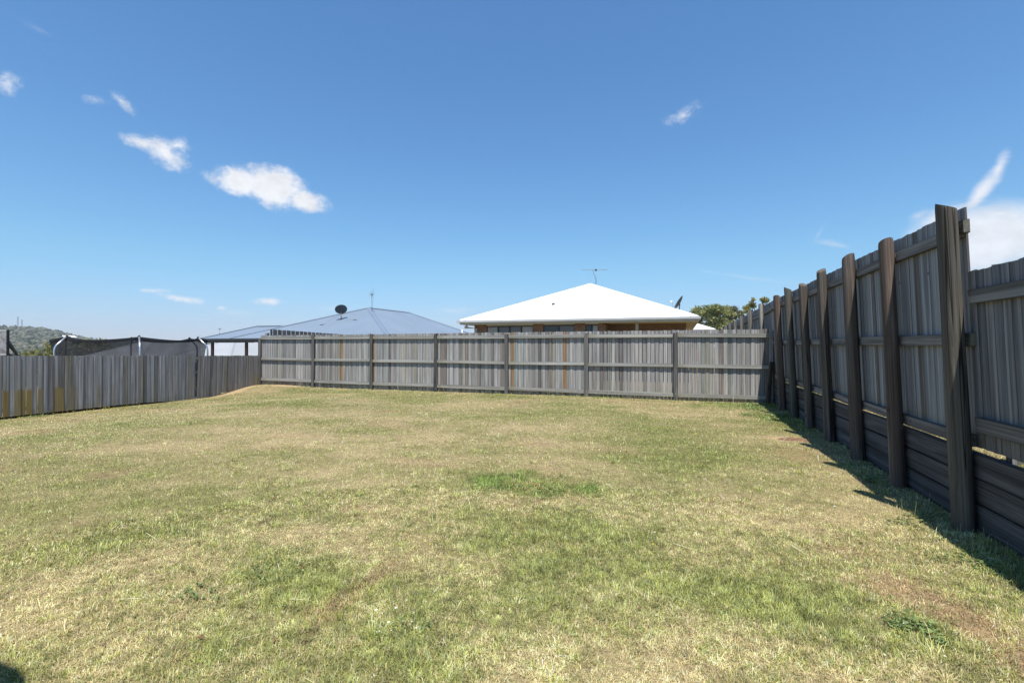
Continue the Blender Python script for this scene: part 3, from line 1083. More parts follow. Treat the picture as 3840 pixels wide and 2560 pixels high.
def tv_antenna(name, label, loc, mast, boom, rotz, vertical=False, n=9, el_len=.5, cat='antenna'):
    a = thing(name, label, cat, loc, rotz)
    MB().tube([(0, 0, -.12), (0, 0, mast)], .018, 8).build('mast', 'antenna', a, True)
    MB().box(-boom * .55, boom * .45, -.012, .012, mast - .06, mast - .036).build('boom', 'antenna', a)
    for i in range(n):
        x = -boom * .55 + boom * (i + .3) / n
        ll = el_len * (.35 + .65 * (i / (n - 1)))
        if vertical:
            MB().tube([(x, .0, mast - .05 - ll / 2), (x, .0, mast - .05 + ll / 2)], .008, 6).build('element', 'antenna', a)
        else:
            MB().tube([(x, -ll / 2, mast - .05), (x, ll / 2, mast - .05)], .008, 6).build('element', 'antenna', a)
    MB().tube([(-boom * .12, 0, mast - .05), (-boom * .10, -.02, mast - .22), (0, -.02, mast * .4), (.01, -.02, .05)], .007, 6).build('cable', 'black', a)
    MB().box(-.05, .05, -.04, .04, mast - .10, mast - .02).build('clamp', 'black', a)
    for s_ in (-1, 1):
        MB().tube([(0, 0, .02), (s_ * .14, 0, -.03)], .012, 6).build('foot', 'antenna', a)
    return a


tv_antenna('television_antenna', 'television antenna with long boom on a mast above the white roof', (-4.50, 27.0, 4.72), 1.0, 1.42, R(17), False, 11, .55)


def dish(name, label, loc, aim, r_, tripod=True, parent_z=None, feet=None):
    """offset satellite dish; aim = direction the bowl faces"""
    d = thing(name, label, 'satellite dish', loc)
    aim = Vector(aim).normalized()
    q = aim.to_track_quat('Z', 'Y').to_matrix()
    C0 = Vector((0, 0, .80))
    n, m_ = 28, 6
    for nm, off, mt in (('bowl', 0, 'dish'),):
        vs_, fs = [], []
        for layer in (0, -.018):
            for i in range(m_ + 1):
                rr = r_ * i / m_
                for k in range(n):
                    a = 2 * math.pi * k / n
                    p = Vector((rr * math.cos(a), rr * math.sin(a) * .95, .16 * (rr / r_) ** 2 * r_ + layer))
                    vs_.append(C0 + q @ p)
        L_ = (m_ + 1) * n
        for i in range(m_):
            for k in range(n):
                a, b = i * n + k, i * n + (k + 1) % n
                fs.append((a, b, b + n, a + n))
                fs.append((L_ + a, L_ + a + n, L_ + b + n, L_ + b))
        for k in range(n):
            a, b = m_ * n + k, m_ * n + (k + 1) % n
            fs.append((a, b, L_ + b, L_ + a))
        MB().add(vs_, fs).build('bowl', 'dish', d, True)
    MB().tube([(0, 0, -.08), (0, 0, .5), tuple(C0 - aim * .03)], .028, 8).build('mast', 'dull_steel', d, True)
    tip = C0 + aim * r_ * .95 + Vector((0, 0, -r_ * .25))
    MB().tube([C0 + q @ Vector((0, -r_ * .9, .1)), tip], .012, 6).build('feed_arm', 'antenna', d)
    MB().tube([tip - aim * .05, tip + aim * .08], .035, 8).build('feed_horn', 'white_paint', d, True)
    for p in feet or ():
        MB().tube([(0, 0, .42), p], .013, 6).build('strut', 'steel', d)
        MB().box(p[0] - .17, p[0] + .17, p[1] - .03, p[1] + .03, p[2] - .02, p[2] + .012).build('strut_foot', 'dull_steel', d)
    return d


# dish on the right-hand slope of the white house, seen edge on
dish('satellite_dish', 'dark satellite dish tilted edge-on beyond the white roof ridge', (-.12, 27.4, 2.90), (-.86, .10, .52), .46)

# second white roof beyond
h2 = thing('far_white_house', 'small piece of a second white-roofed house beside the gum trees', 'house', (0, 0, 0))
hip_roof(h2, -9.5, 2.9, 48.7, 66, 2.98, (-3.3, 54.9), (-3.3, 60), 5.3, 'white_roof', True, False)
gutter_run(h2, -9.5, 2.9, 48.7, 66, 2.98)
MB().box(-9.0, 2.4, 49.2, 65.5, -.8, 2.85).build('wall', 'brick', h2)

# blue-grey roofed house to the left
h3 = thing('blue_roof_house', 'house with wide blue-grey hipped metal roof and open patio posts', 'house', (0, 0, 0))
bz = 2.0
hip_roof(h3, -33.0, -18.5, 28.0, 45.9, bz, (-24.4, 33.85), (-24.4, 40.0), 4.57, 'blue_roof', True, True)
for (a, b) in (((-33.0, 28.0), (-18.5, 28.0)),):
    MB().box(a[0] + 1.0, b[0] + .1, a[1] - .12, a[1], bz - .12, bz + .002).build('gutter', 'dark_trim', h3)
MB().box(-18.5, -18.38, 28.003, 45.8, bz - .12, bz + .002).build('gutter', 'dark_trim', h3)
MB().box(-30.6, -18.55, 28.05, 45.8, bz - .30, bz - .12).build('soffit', 'dark_trim', h3)
MB().box(-30.0, -19.0, 28.6, 45.4, -1.3, bz - .30).build('wall', 'render', h3)
for wu in (-27.5, -23.0):
    fr = MB().box(wu, wu + 1.8, 28.56, 28.61, .2, 1.4).build('window', 'frame', h3)
    MB().box(wu + .06, wu + 1.74, 28.545, 28.565, .26, 1.34).build('pane', 'pane_dark', fr)
# patio roof: its own small hip running to the left
mb = MB()
pz = bz + 1.02
sheet_face(mb, (-35.9, 28.0, bz), (-27.5, 28.0, bz), (0, 1, 0), 1.02 / 2.8, lambda s: min(s, 2.8), .019, .008)
sheet_face(mb, (-27.5, 33.6, bz), (-35.9, 33.6, bz), (0, -1, 0), 1.02 / 2.8, lambda s: min(8.4 - s, 2.8), .3, 0)
sheet_face(mb, (-35.9, 33.6, bz), (-35.9, 28.0, bz), (1, 0, 0), 1.02 / 2.8, hip(0, 5.6, 2.8, 2.8), .1, 0)
pr = mb.build('patio_roof', 'blue_roof', h3)
MB().bar((-35.9, 28, bz + .02), (-33.1, 30.8, pz + .03), .2, .05).build('ridge_cap', 'blue_roof', pr)
MB().bar((-33.1, 30.8, pz + .03), (-29.6, 30.8, pz + .03), .2, .05).build('ridge_cap', 'blue_roof', pr)
MB().box(-36.0, -31.99, 27.88, 28.0, bz - .12, bz + .003).build('gutter', 'dark_trim', pr)
MB().box(-36.02, -35.9, 28.0, 33.6, bz - .12, bz + .003).build('gutter', 'dark_trim', pr)
MB().box(-35.8, -30.62, 28.06, 28.26, bz - .32, bz - .10).build('beam', 'dark_trim', pr)
for pu_ in (-34.8, -31.3):
    MB().box(pu_ - .1, pu_ + .1, 28.1, 28.24, -1.6, bz - .32).build('patio_post', 'brown_post', h3)
MB().tube([(-18.9, 40.2, 2.1), (-18.9, 40.2, 2.9)], .05, 10).build('flue_pipe', 'white_paint', h3, True)

# dish and antenna on it
su, sv_ = -25.1, 31.3
sz = bz + (sv_ - 28.0) * (2.57 / 5.85)
kk = 2.57 / 5.85
dish('satellite_dish', 'round dark satellite dish on tripod struts on the blue-grey roof', (su, sv_, sz), (-.55, .52, .62), .46, feet=[(-1.05, -.95, -.95 * kk + .03), (1.35, -.08, -.08 * kk + .03)])
tv_antenna('television_antenna', 'short antenna with upright elements on the blue-grey roof', (-23.6, 33.2, 4.57 - .8 * .435 - .02), 1.45, .75, R(-25), True, 5, 1.0)
tv_antenna('television_antenna', 'thin far antenna mast beside the patio roof', (-42.9, 35.5, 1.6), 1.55, .55, R(0), False, 3, .3)

# pale roofs lower down the slope
h4 = thing('pale_roof_house', 'low house with pale grey hipped roof beyond the trampoline net', 'house', (0, 0, 0))
hip_roof(h4, -54.4, -44.4, 28.6, 42, -.05, (-49.4, 33.6), (-49.4, 37), 2.03, 'pale_roof', True, False)
MB().box(-53.9, -44.9, 29.1, 41.5, -3.5, -.08).build('wall', 'render', h4)
h5 = thing('pale_roof_house', 'pale grey hipped roof seen under the patio eaves of the blue house', 'house', (0, 0, 0))
hip_roof(h5, -46.3, -36.6, 31.0, 46, -.05, (-41.4, 35.9), (-41.4, 41), 2.22, 'pale_roof', True, False)
MB().box(-45.8, -37.1, 31.5, 45.5, -3.5, -.08).build('wall', 'render', h5)
h6 = thing('pale_roof_house', 'small pale far roof low behind the trampoline net', 'house', (0, 0, 0))
hip_roof(h6, -92, -74, 36.0, 56, -1.4, (-83, 44.5), (-83, 48), .22, 'pale_roof', True, False)
MB().box(-91, -75, 37, 55, -6.5, -1.42).build('wall', 'render', h6)

# patio edge to the far right, above the low fence
h7 = thing('patio_cover', 'thin white patio cover edge just showing above the low right-hand fence', 'patio cover', (7.0, 0, 0))
MB().add([(0, 3, 3.07), (4.5, 3, 3.17), (4.5, 17, 3.17), (0, 17, 3.07), (0, 3, 3.12), (4.5, 3, 3.22), (4.5, 17, 3.22), (0, 17, 3.12)],
         [(3, 2, 1, 0), (4, 5, 6, 7), (0, 1, 5, 4), (1, 2, 6, 5), (2, 3, 7, 6), (3, 0, 4, 7)]).build('roof', 'white_roof', h7)
MB().box(-.10, -.002, 2.95, 17.05, 3.06, 3.16).build('gutter', 'gutter', h7)
for v in (4, 9.5, 16):
    MB().box(.05, .15, v, v + .1,   .4, 3.08).build('post', 'white_paint', h7)

# unseen cover added behind the camera, its corner shaped for the lower-left shadow
h8 = thing('unseen_patio_cover', 'unseen patio cover added to cast the corner shadow on the near lawn', 'patio cover', (-2.20, .415, 0))
mb = MB()
pts = [(0, 0)] + [(.28 * math.sin(a) - .28 + .0, .28 * math.cos(a) - .28) for a in [R(x) for x in (0, 22, 45, 68, 90)]][::-1]
pts = [(-6, 0), (-.3, 0), (-.18, -.03), (-.08, -.09), (-.02, -.2), (0, -.34), (0, -3.2), (-6, -3.2)]
n = len(pts)
mb.add([(a, b, 2.55) for a, b in pts] + [(a, b, 2.66) for a, b in pts], [tuple(reversed(range(n))), tuple(range(n, 2 * n))] + [(i, (i + 1) % n, n + (i + 1) % n, n + i) for i in range(n)])
mb.build('roof', 'white_roof', h8)
for a, b in ((-.35, -.35), (-5.8, -.35)):
    MB().box(a - .05, a + .05, b - .05, b + .05, -.1, 2.55).build('post', 'white_paint', h8)
MB().box(-6, 0, -3.4, -3.2, -.1, 2.9).build('wall', 'render', h8)

# ------------------------------------------------------------------ trampoline
TC = Vector((-17.18, 11.08, 0))
TG = float(ground_z(TC.x, TC.y))
tp = thing('trampoline', 'large round trampoline with sagging black safety net and bent steel poles', 'trampoline', (TC.x, TC.y, TG))
RT = 2.20
base_ang = math.atan2(-TC.y, -TC.x) + R(3)        # a pole faces the yard
bedz = .92
ztop = 1.715 - TG
NP = 6


def top_z(a):
    f_ = ((a - base_ang) / (2 * math.pi / NP)) % 1.0
    return ztop - .10 * math.sin(math.pi * f_) ** 1.0


for i in range(NP):
    a = base_ang + 2 * math.pi * i / NP
    c, s_ = math.cos(a), math.sin(a)
    hz = ztop + .02
    pts = [(RT * c, RT * s_, .05), (RT * c, RT * s_, hz - .42), (RT * c * .995, RT * s_ * .995, hz - .34),
           ((RT - .05) * c, (RT - .05) * s_, hz - .26), ((RT - .30) * c, (RT - .30) * s_, hz)]
    MB().tube(pts, .026, 10).build('pole', 'steel' if i in (0, 1, 5) else 'dull_steel', tp, True)
    MB().tube([((RT - .29) * c, (RT - .29) * s_, hz - .01), ((RT - .315) * c, (RT - .315) * s_, hz + .022)], .032, 10).build('pole_cap', 'black', tp, True)
NA = 96
vs_, fs = [], []
hem = []
for k in range(NA):
    a = base_ang + 2 * math.pi * k / NA
    f_ = (k / (NA / NP)) % 1.0
    rt = RT - .30 + .16 * math.sin(math.pi * f_)
    zt = top_z(a)
    for j in range(6):
        t = j / 5
        r_ = (RT - .22) * (1 - t) + rt * t - .10 * math.sin(math.pi * t) * (.4 + .6 * math.sin(math.pi * f_))
        vs_.append((r_ * math.cos(a), r_ * math.sin(a), bedz + (zt - bedz) * t))
    hem.append((rt * math.cos(a), rt * math.sin(a), zt))
for k in range(NA):
    for j in range(5):
        a, b = k * 6 + j, ((k + 1) % NA) * 6 + j
        fs.append((a, b, b + 1, a + 1))
net = MB().add(vs_, fs).build('safety_net', 'net', tp, True)
# the hem is a band about 6 cm deep
vs_, fs = [], []
for (x, y, z) in hem:
    for dr, dz in ((.012, .018), (.012, -.055), (-.012, -.055), (-.012, .018)):
        q = Vector((x, y, 0)).normalized()
        vs_.append((x + q.x * dr, y + q.y * dr, z + dz))
for k in range(NA):
    for j in range(4):
        a, b = k * 4 + j, k * 4 + (j + 1) % 4
        c, d_ = ((k + 1) % NA) * 4 + (j + 1) % 4, ((k + 1) % NA) * 4 + j
        fs.append((a, b, c, d_))
MB().add(vs_, fs).build('net_hem', 'black_fabric', net)
ring = [(RT * .985 * math.cos(2 * math.pi * k / 48), RT * .985 * math.sin(2 * math.pi * k / 48), bedz - .03) for k in range(49)]
MB().tube(ring, .03, 8, False).build('frame_ring', 'steel', tp, True)
cv = [((RT - .30) * math.cos(2 * math.pi * k / 48), (RT - .30) * math.sin(2 * math.pi * k / 48), bedz - .01) for k in range(48)]
MB().add(cv, [tuple(range(48))]).build('jumping_mat', 'black_fabric', tp)
vs_ = []
for k in range(48):
    for r_ in (RT - .29, RT + .02):
        vs_.append((r_ * math.cos(2 * math.pi * k / 48), r_ * math.sin(2 * math.pi * k / 48), bedz + .012))
fs = [(2 * k, 2 * k + 1, (2 * k + 3) % 96, (2 * k + 2) % 96) for k in range(48)]
MB().add(vs_, fs).build('spring_pad', 'dark_trim', tp)
for i in range(4):
    a0, a1 = base_ang + math.pi / 2 * i + .3, base_ang + math.pi / 2 * i + .9
    p = [(RT * .985 * math.cos(a0), RT * .985 * math.sin(a0), bedz - .04), (RT * .985 * math.cos(a0), RT * .985 * math.sin(a0), .03),
         (RT * .985 * math.cos(a1), RT * .985 * math.sin(a1), .03), (RT * .985 * math.cos(a1), RT * .985 * math.sin(a1), bedz - .04)]
    MB().tube(p, .025, 8).build('leg', 'steel', tp, True)

# ------------------------------------------------------------------ basketball hoop beyond the left fence
BC = Vector((-22.6, 9.88, 0))
BG = float(ground_z(BC.x, BC.y))
bh = thing('basketball_hoop', 'portable basketball hoop with clear scratched backboard and red rim', 'basketball hoop', (BC.x, BC.y, BG), math.atan2(.352, .926))
# local axes: x along the board, -y faces out of the board
zc = 1.57 - BG
MB().box(-.55, .55, -.012, .012, zc - .40, zc + .40).build('backboard', 'acrylic', bh)
fr = MB()
for (x0, x1, z0_, z1_) in ((-.55, .55, .40, .435), (-.55, .55, -.435, -.40), (-.585, -.55, -.435, .435)):
    fr.box(x0, x1, -.02, .02, zc + z0_, zc + z1_)
fr.build('board_frame', 'gutter', bh)
MB().box(.55, .585, -.025, .05, zc - .435, zc + .435).build('board_edge', 'black', bh)
fr = MB()
for (x0, x1, z0_, z1_) in ((-.30, .30, .11, .155), (-.30, .30, -.30, -.255), (-.30, -.255, -.255, .11), (.255, .30, -.255, .11)):
    fr.box(x0, x1, -.018, -.0125, zc + z0_, zc + z1_)
fr.build('target_square', 'white_paint', bh)
rim = [(.225 * math.cos(2 * math.pi * k / 28), -.38 + .225 * math.sin(2 * math.pi * k / 28), zc - .27) for k in range(29)]
rm = MB().tube(rim, .012, 8, False).build('rim', 'red', bh, True)
MB().box(-.09, .09, -.16, -.013, zc - .31, zc - .255).build('rim_bracket', 'red', rm)
for k in range(12):
    a = 2 * math.pi * k / 12
    MB().tube([(.22 * math.cos(a), -.38 + .22 * math.sin(a), zc - .28), (.13 * math.cos(a + .4), -.38 + .13 * math.sin(a + .4), zc - .66)], .005, 5).build('net_cord', 'white_paint', rm)
for x in (-.3, .3):
    MB().bar((x, .02, zc + .22), (x * .3, 1.0, zc - .62), .05, .05).build('support_arm', 'black', bh)
    MB().bar((x, .02, zc - .25), (x * .3, 1.0, zc - 1.0), .05, .07).build('support_arm', 'black', bh)
MB().bar((.50, .03, zc + .15), (.12, 1.0, zc - .75), .04, .09).build('side_brace', 'black', bh)
MB().tube([(0, 1.0, .1), (0, 1.0, zc - .45)], .045, 12).build('pole', 'black', bh, True)
MB().box(-.4, .4, .6, 1.7, -.03, .16).build('base_tank', 'black', bh)


# ------------------------------------------------------------------ trees, hill, weeds
def leaf_cloud(n, clumps, size, pal, seed, droop=0.0):
    """many leaf-sized faces round clump centres (x,y,z,r)"""
    r_ = np.random.default_rng(seed)
    cl_ = np.array(clumps)
    wts = cl_[:, 3] ** 2.2
    ci = r_.choice(len(cl_), n, p=wts / wts.sum())
    d_ = r_.normal(size=(n, 3))
    d_ /= np.linalg.norm(d_, axis=1)[:, None]
    rad = cl_[ci, 3] * r_.random(n) ** .45
    lump = .75 + .5 * r_.random(n)
    c = cl_[ci, :3] + d_ * (rad * lump)[:, None] * np.array([1, 1, .75])
    a = r_.normal(size=(n, 3))
    a[:, 2] -= droop
    a /= np.linalg.norm(a, axis=1)[:, None]
    b = np.cross(a, r_.normal(size=(n, 3)))
    b /= np.linalg.norm(b, axis=1)[:, None]
    s_ = size * (.6 + .9 * r_.random(n))[:, None]
    V = np.stack([c - a * s_, c + b * s_ * .38, c + a * s_, c - b * s_ * .38], 1).reshape(-1, 3)
    F = np.arange(n * 4).reshape(-1, 4)
    pal = np.array(pal)
    tone = r_.random(len(cl_))
    k = np.clip(tone[ci] * .7 + r_.random(n) * .5, 0, .999) * (len(pal) - 1)
    i0 = np.minimum(k.astype(int), len(pal) - 2)
    cc = pal[i0] + (pal[i0 + 1] - pal[i0]) * (k - i0)[:, None]
    cc *= (.8 + .4 * r_.random(n))[:, None]
    return V, F, np.repeat(cc, 4, 0)


def tree(name, label, loc, height, spread, nclump, nleaf, size, pal, seed, group=None, base=.35, sparse=1.0):
    r_ = random.Random(seed)
    t = thing(name, label, 'tree', loc, 0, group)
    tr_ = MB()
    lean = (r_.uniform(-.05, .05) * height, r_.uniform(-.05, .05) * height)
    tr_.tube([(0, 0, -.3), (lean[0] * .3, lean[1] * .3, height * .3), (lean[0], lean[1], height * .68)], [height * .030, height * .022, height * .010], 9)
    clumps = []
    for i in range(nclump):
        a = r_.uniform(0, 2 * math.pi)
        zz = height * (base + (1 - base) * r_.random() ** .8)
        t_ = (zz / height - base) / (1 - base)
        rr = spread * math.sqrt(r_.random()) * (.55 + .45 * math.sin(math.pi * min(1, t_ * .85 + .15)))
        x, y = rr * math.cos(a), rr * math.sin(a)
        cr = spread * r_.uniform(.16, .32) * sparse
        zz = min(zz, height - cr * .6)
        clumps.append((x, y, zz, cr))
        zb = height * r_.uniform(.22, .5)
        if i % 2 == 0:
            tr_.tube([(lean[0] * zb / height, lean[1] * zb / height, zb), (x * .5, y * .5, (zb + zz) / 2 - .05 * height), (x, y, zz)], [height * .013, height * .008, height * .003], 6)
    tr_.build('trunk', 'bark', t, True)
    v_, f_, c_ = leaf_cloud(nleaf, clumps, size, pal, seed)
    link('crown', np_mesh('crown', v_, f_, c_), t, 'leaf')
    return t


GUM = [(.07, .085, .03), (.16, .18, .06), (.27, .28, .10), (.33, .32, .14)]
OLIVE = [(.06, .065, .022), (.15, .15, .045), (.24, .225, .07), (.30, .27, .10)]
GREYG = [(.09, .10, .06), (.17, .18, .10), (.25, .25, .15)]
tree('gum_tree', 'full olive-green gum tree right of the white roofs', (3.6, 74, -.4), 7.5, 3.5, 60, 15000, .17, GUM, 1)
tree('gum_tree', 'thin grey-green gum tree with bare twigs by the far end of the tall fence', (7.1, 77, .1), 7.0, 2.6, 34, 5000, .15, GREYG, 2, None, .3, .85)
tree('gum_tree', 'lone tree top showing above the tall fence palings', (8.9, 66.5, .4), 6.9, 1.7, 18, 3000, .15, OLIVE, 3, None, .3)
tree('gum_tree', 'bushy tree low behind the gum trees and white eave', (.6, 80, -.8), 6.3, 3.0, 24, 4000, .17, GREYG, 4)
tree('gum_tree', 'wispy tree top beside the edge-on dish over the white roof', (-2.6, 84, -.8), 8.3, 2.3, 16, 1500, .16, GREYG, 5, None, .45, .7)
tl = [('broad olive tree between the basketball hoop and the trampoline', -68.5, 37.5, 4.6, 5.2, 6), ('olive tree behind the basketball backboard', -77, 30, 4.5, 5.0, 7),
      ('rounded dark olive tree seen through the left of the net', -68, 46, 4.0, 5.0, 8), ('olive tree seen through the middle of the net', -67, 58, 4.2, 5.2, 9),
      ('yellowish tree poking above the net hem in the middle', -50, 52, 4.0, 3.0, 10)]
for lb, tu, tv, hh, sp_, sd in tl:
    tree('olive_tree', lb, (tu, tv, float(ground_z(tu, tv))), hh, sp_, 30, 7000, .22, OLIVE, sd, 'trees down the slope on the left', .15)

# wooded hill about a kilometre away on the left
HD = 1150.0
hp_az = np.array([-100, -90, -82, -74, -68, -65.9, -64.4, -63.6, -62.5, -61.5, -60.9, -59.8, -58.3, -56.0, -53.0, -48.0, -40, -30, -15, 0, 20, 45])
hp_el = np.array([1.0, 1.4, 1.9, 2.0, 1.60, 1.52, 1.54, 1.44, 1.22, .86, .66, .46, .36, .28, .22, .12, .10, .0, -.1, -.1, -.05, .0])


def hill_h(az_, rr):
    e = np.interp(az_, hp_az, hp_el)
    top = EYE + np.tan(np.radians(e)) * HD
    t = np.clip((rr - 560) / (HD - 560), 0, 1.8)
    prof = np.where(t < 1, t ** 1.15, np.maximum(0, 1 - (t - 1) * .6))
    return -7 + (top + 7) * prof


az_ = np.linspace(-100, 45, 291)
rr_ = np.linspace(560, 2000, 42)
A_, Rr = np.meshgrid(az_, rr_, indexing='ij')
nz_ = fbm(A_ * .9, Rr * .01, 1.0, 3, 4) - .5
H_ = hill_h(A_, Rr) + nz_ * 9 * np.clip((Rr - 560) / 300, 0, 1) * np.clip(hill_h(A_, np.full_like(Rr, HD)) / 25, .15, 1) - 3
hv = np.stack([np.sin(np.radians(A_)) * Rr, np.cos(np.radians(A_)) * Rr, H_], -1).reshape(-1, 3)
id_ = np.arange(hv.shape[0]).reshape(A_.shape)
hq = np.stack([id_[:-1, :-1].ravel(), id_[:-1, 1:].ravel(), id_[1:, 1:].ravel(), id_[1:, :-1].ravel()], 1)
hc = lerp(np.tile(C_(.10, .105, .062), (len(hv), 1)), C_(.165, .15, .10), fbm(A_ * 2.2, Rr * .02, 1.0, 9, 4).ravel())
hill = link('hill', np_mesh('hill', hv, hq, hc), None, 'hill')
tag(hill, kind='structure')
# scrub on the hill: thousands of crowns, one mass
nT = 15000
ta = rng.uniform(-78, -40, nT)
tr2 = rng.uniform(600, 1230, nT)
tz = hill_h(ta, tr2) - 3
dens = fbm(ta * 2.2, tr2 * .02, 1.0, 9, 4)
kp = rng.random(nT) < np.clip((.75 - dens) * 2.4 + .15, .08, 1)
ta, tr2, tz = ta[kp], tr2[kp], tz[kp]
nT = len(ta)
bm_ = bmesh.new()
bmesh.ops.create_icosphere(bm_, subdivisions=1, radius=1)
iv = np.array([v.co[:] for v in bm_.verts])
it = np.array([[v.index for v in f_.verts] for f_ in bm_.faces])
bm_.free()
sz_ = rng.uniform(1.5, 3.7, nT)
P_ = np.stack([np.sin(np.radians(ta)) * tr2, np.cos(np.radians(ta)) * tr2, tz + sz_ * .8], 1)
jit = 1 + rng.uniform(-.35, .35, (nT, len(iv), 1))
V_ = P_[:, None, :] + iv[None] * jit * sz_[:, None, None] * np.array([1, 1, 1.05])
F_ = (it[None] + (np.arange(nT) * len(iv))[:, None, None]).reshape(-1, 3)
tc_ = np.array([(.045, .056, .038), (.072, .082, .054), (.10, .105, .072), (.135, .13, .10)])[rng.integers(0, 4, nT)]
tc_ = np.repeat(tc_, len(iv), 0)
o = link('hillside_scrub', np_mesh('hillside_scrub', V_.reshape(-1, 3), F_, tc_), None, 'hill')
tag(o, 'grey-green eucalypt scrub covering the far hill', 'woodland', kind='stuff')


def hill_house(az0, el0, dist_, wd_, hg, rot, label, tone='house_white'):
    x, y = math.sin(R(az0)) * dist_, math.cos(R(az0)) * dist_
    z = EYE + math.tan(R(el0)) * dist_
    t = thing('hillside_house', label, 'house', (x, y, z - hg), rot + math.atan2(-x, y), 'houses on the far hill')
    MB().box(-wd_ / 2, wd_ / 2, -4, 4, -3.5, hg * .62).build('wall', tone, t)
    MB().add([(-wd_ / 2 - .6, -4.8, hg * .63), (wd_ / 2 + .6, -4.8, hg * .63), (wd_ / 2 + .6, 4.8, hg * .63), (-wd_ / 2 - .6, 4.8, hg * .63),
              (-wd_ / 2 + 3, 0, hg), (wd_ / 2 - 3, 0, hg)], [(3, 2, 1, 0), (0, 1, 5, 4), (1, 2, 5), (2, 3, 4, 5), (3, 0, 4)]).build('roof', 'white_roof', t)
    for q in range(max(2, int(wd_ / 6))):
        x0 = -wd_ / 2 + 1.2 + q * 5.2
        if x0 + 2.4 > wd_ / 2: break
        MB().box(x0, x0 + 2.4, -4.08, -4.02, hg * .12, hg * .48).build('window', 'pane_dark', t)


for args in ((-62.1, .86, 990, 30, 6.5, .1, 'long white house high on the far hill'),
             (-61.5, .52, 900, 20, 4.5, -.1, 'wide low white house below the long one on the hill'),
             (-60.9, .50, 960, 14, 4, .1, 'small bright house at the foot of the ridge line'),
             (-60.2, .40, 980, 13, 3.5, -.2, 'pale house further along the foot of the ridge'),
             (-63.9, .26, 780, 17, 4.6, .2, 'white two-level house low on the hill near the hoop'),
             (-63.0, .34, 800, 12, 3.6, -.1, 'pale grey house among trees near the foot of the hill'),
             (-62.3, .40, 800, 9, 3.0, .1, 'tiny white roof among trees low on the hill'),
             (-59.3, .40, 1000, 11, 3.2, .0, 'little white house just above the net hem')):
    hill_house(*args)


def radio_mast(az0, z_add, hgt_, label):
    dist_ = HD
    x, y = math.sin(R(az0)) * dist_, math.cos(R(az0)) * dist_
    z = float(hill_h(np.array([az0]), np.array([dist_]))[0])
    t = thing('radio_mast', label, 'mast', (x, y, z))
    for a in range(3):
        c, s_ = math.cos(a * 2.094), math.sin(a * 2.094)
        MB().tube([(1.1 * c, 1.1 * s_, -6), (.45 * c, .45 * s_, hgt_)], .22, 5).build('leg', 'antenna', t)
    for q in range(7):
        zz = hgt_ * (q + .5) / 7
        MB().tube([(-.7, 0, zz), (.7, .0, zz + hgt_ / 14)], .12, 4).build('brace', 'antenna', t)
    MB().box(-1.4, 1.4, -.3, .3, hgt_ * .78, hgt_ * .84).build('antenna_head', 'antenna', t)
    return t


radio_mast(-64.86, 0, 17, 'taller thin radio mast on the hilltop')
radio_mast(-64.62, 0, 12, 'shorter radio mast with cross arms on the hilltop')


# weeds and tall stalks
def leaf_rosette(u, v, rad, n, lsize, pal, seed, zr=.020):
    r_ = np.random.default_rng(seed)
    sub = r_.normal(size=(9, 2)) * rad * .55
    ki = r_.integers(0, 9, n)
    w_ = r_.uniform(.12, .5, 9)[ki] * rad
    c = np.stack([u + sub[ki, 0] * 1.25 + r_.normal(size=n) * w_, v + sub[ki, 1] + r_.normal(size=n) * w_, r_.random(n) * zr + .010], 1)
    c[:, 2] += ground_z(c[:, 0], c[:, 1])
    yaw = r_.random(n) * 6.283
    tilt = r_.uniform(-.2, .8, n)
    L_ = lsize * (.6 + .8 * r_.random(n))
    f_ = np.stack([np.cos(yaw) * np.cos(tilt), np.sin(yaw) * np.cos(tilt), np.sin(tilt)], 1) * L_[:, None]
    s_ = np.stack([-np.sin(yaw), np.cos(yaw), 0 * yaw], 1) * (L_ * .42)[:, None]
    V = np.stack([c, c + f_ * .45 + s_, c + f_, c + f_ * .45 - s_], 1).reshape(-1, 3)
    pal = np.array(pal)
    cc = pal[r_.integers(0, len(pal), n)] * (.75 + .5 * r_.random(n))[:, None]
    return V, np.arange(n * 4).reshape(-1, 4), np.repeat(cc, 4, 0)


WG = [(.12, .18, .055), (.18, .25, .08), (.25, .32, .13), (.08, .12, .035)]
for (u, v, rd, n, ls, sd, lb) in ((1.14, 3.05, .15, 260, .021, 1, 'bright green broadleaf weed patch beside the bare brown strip'),
                                  (1.72, 13.1, .55, 1100, .030, 2, 'green leafy weeds at the foot of the back fence corner'),
                                  (1.86, 11.35, .42, 700, .030, 3, 'bright green weeds in the shade edge along the wall'),
                                  (-2.62, 2.02, .10, 130, .016, 4, 'small dark green weed in the dry grass'),
                                  (-2.5, 2.5, .20, 200, .015, 5, 'spreading dark green weed in pale straw'),
                                  (-1.35, 2.15, .10, 90, .014, 6, 'clover patch with pale flower heads'),
                                  (1.95, 6.3, .14, 120, .028, 7, 'weed clump in shade against the sleepers'),
                                  (2.0, 5.0, .16, 120, .028, 8, 'leafy weed at the foot of the first leaning post'),
                                  (1.98, 4.1, .16, 120, .028, 9, 'dark weeds along the near sleepers'),
                                  (-14.2, 7.2, .35, 200, .03, 10, 'low weeds with yellow flowers below the algae-stained palings')):
    v_, f_, c_ = leaf_rosette(u, v, rd, n, ls, WG, sd)
    o = link('weed_patch', np_mesh('weed_patch', v_, f_, c_), None, 'leaf')
    tag(o, lb, 'weed', kind='stuff')

# flowers, fallen leaves and stalks lying in the lawn: too many and too small to count
vs_, fs_, cs_ = [], [], []


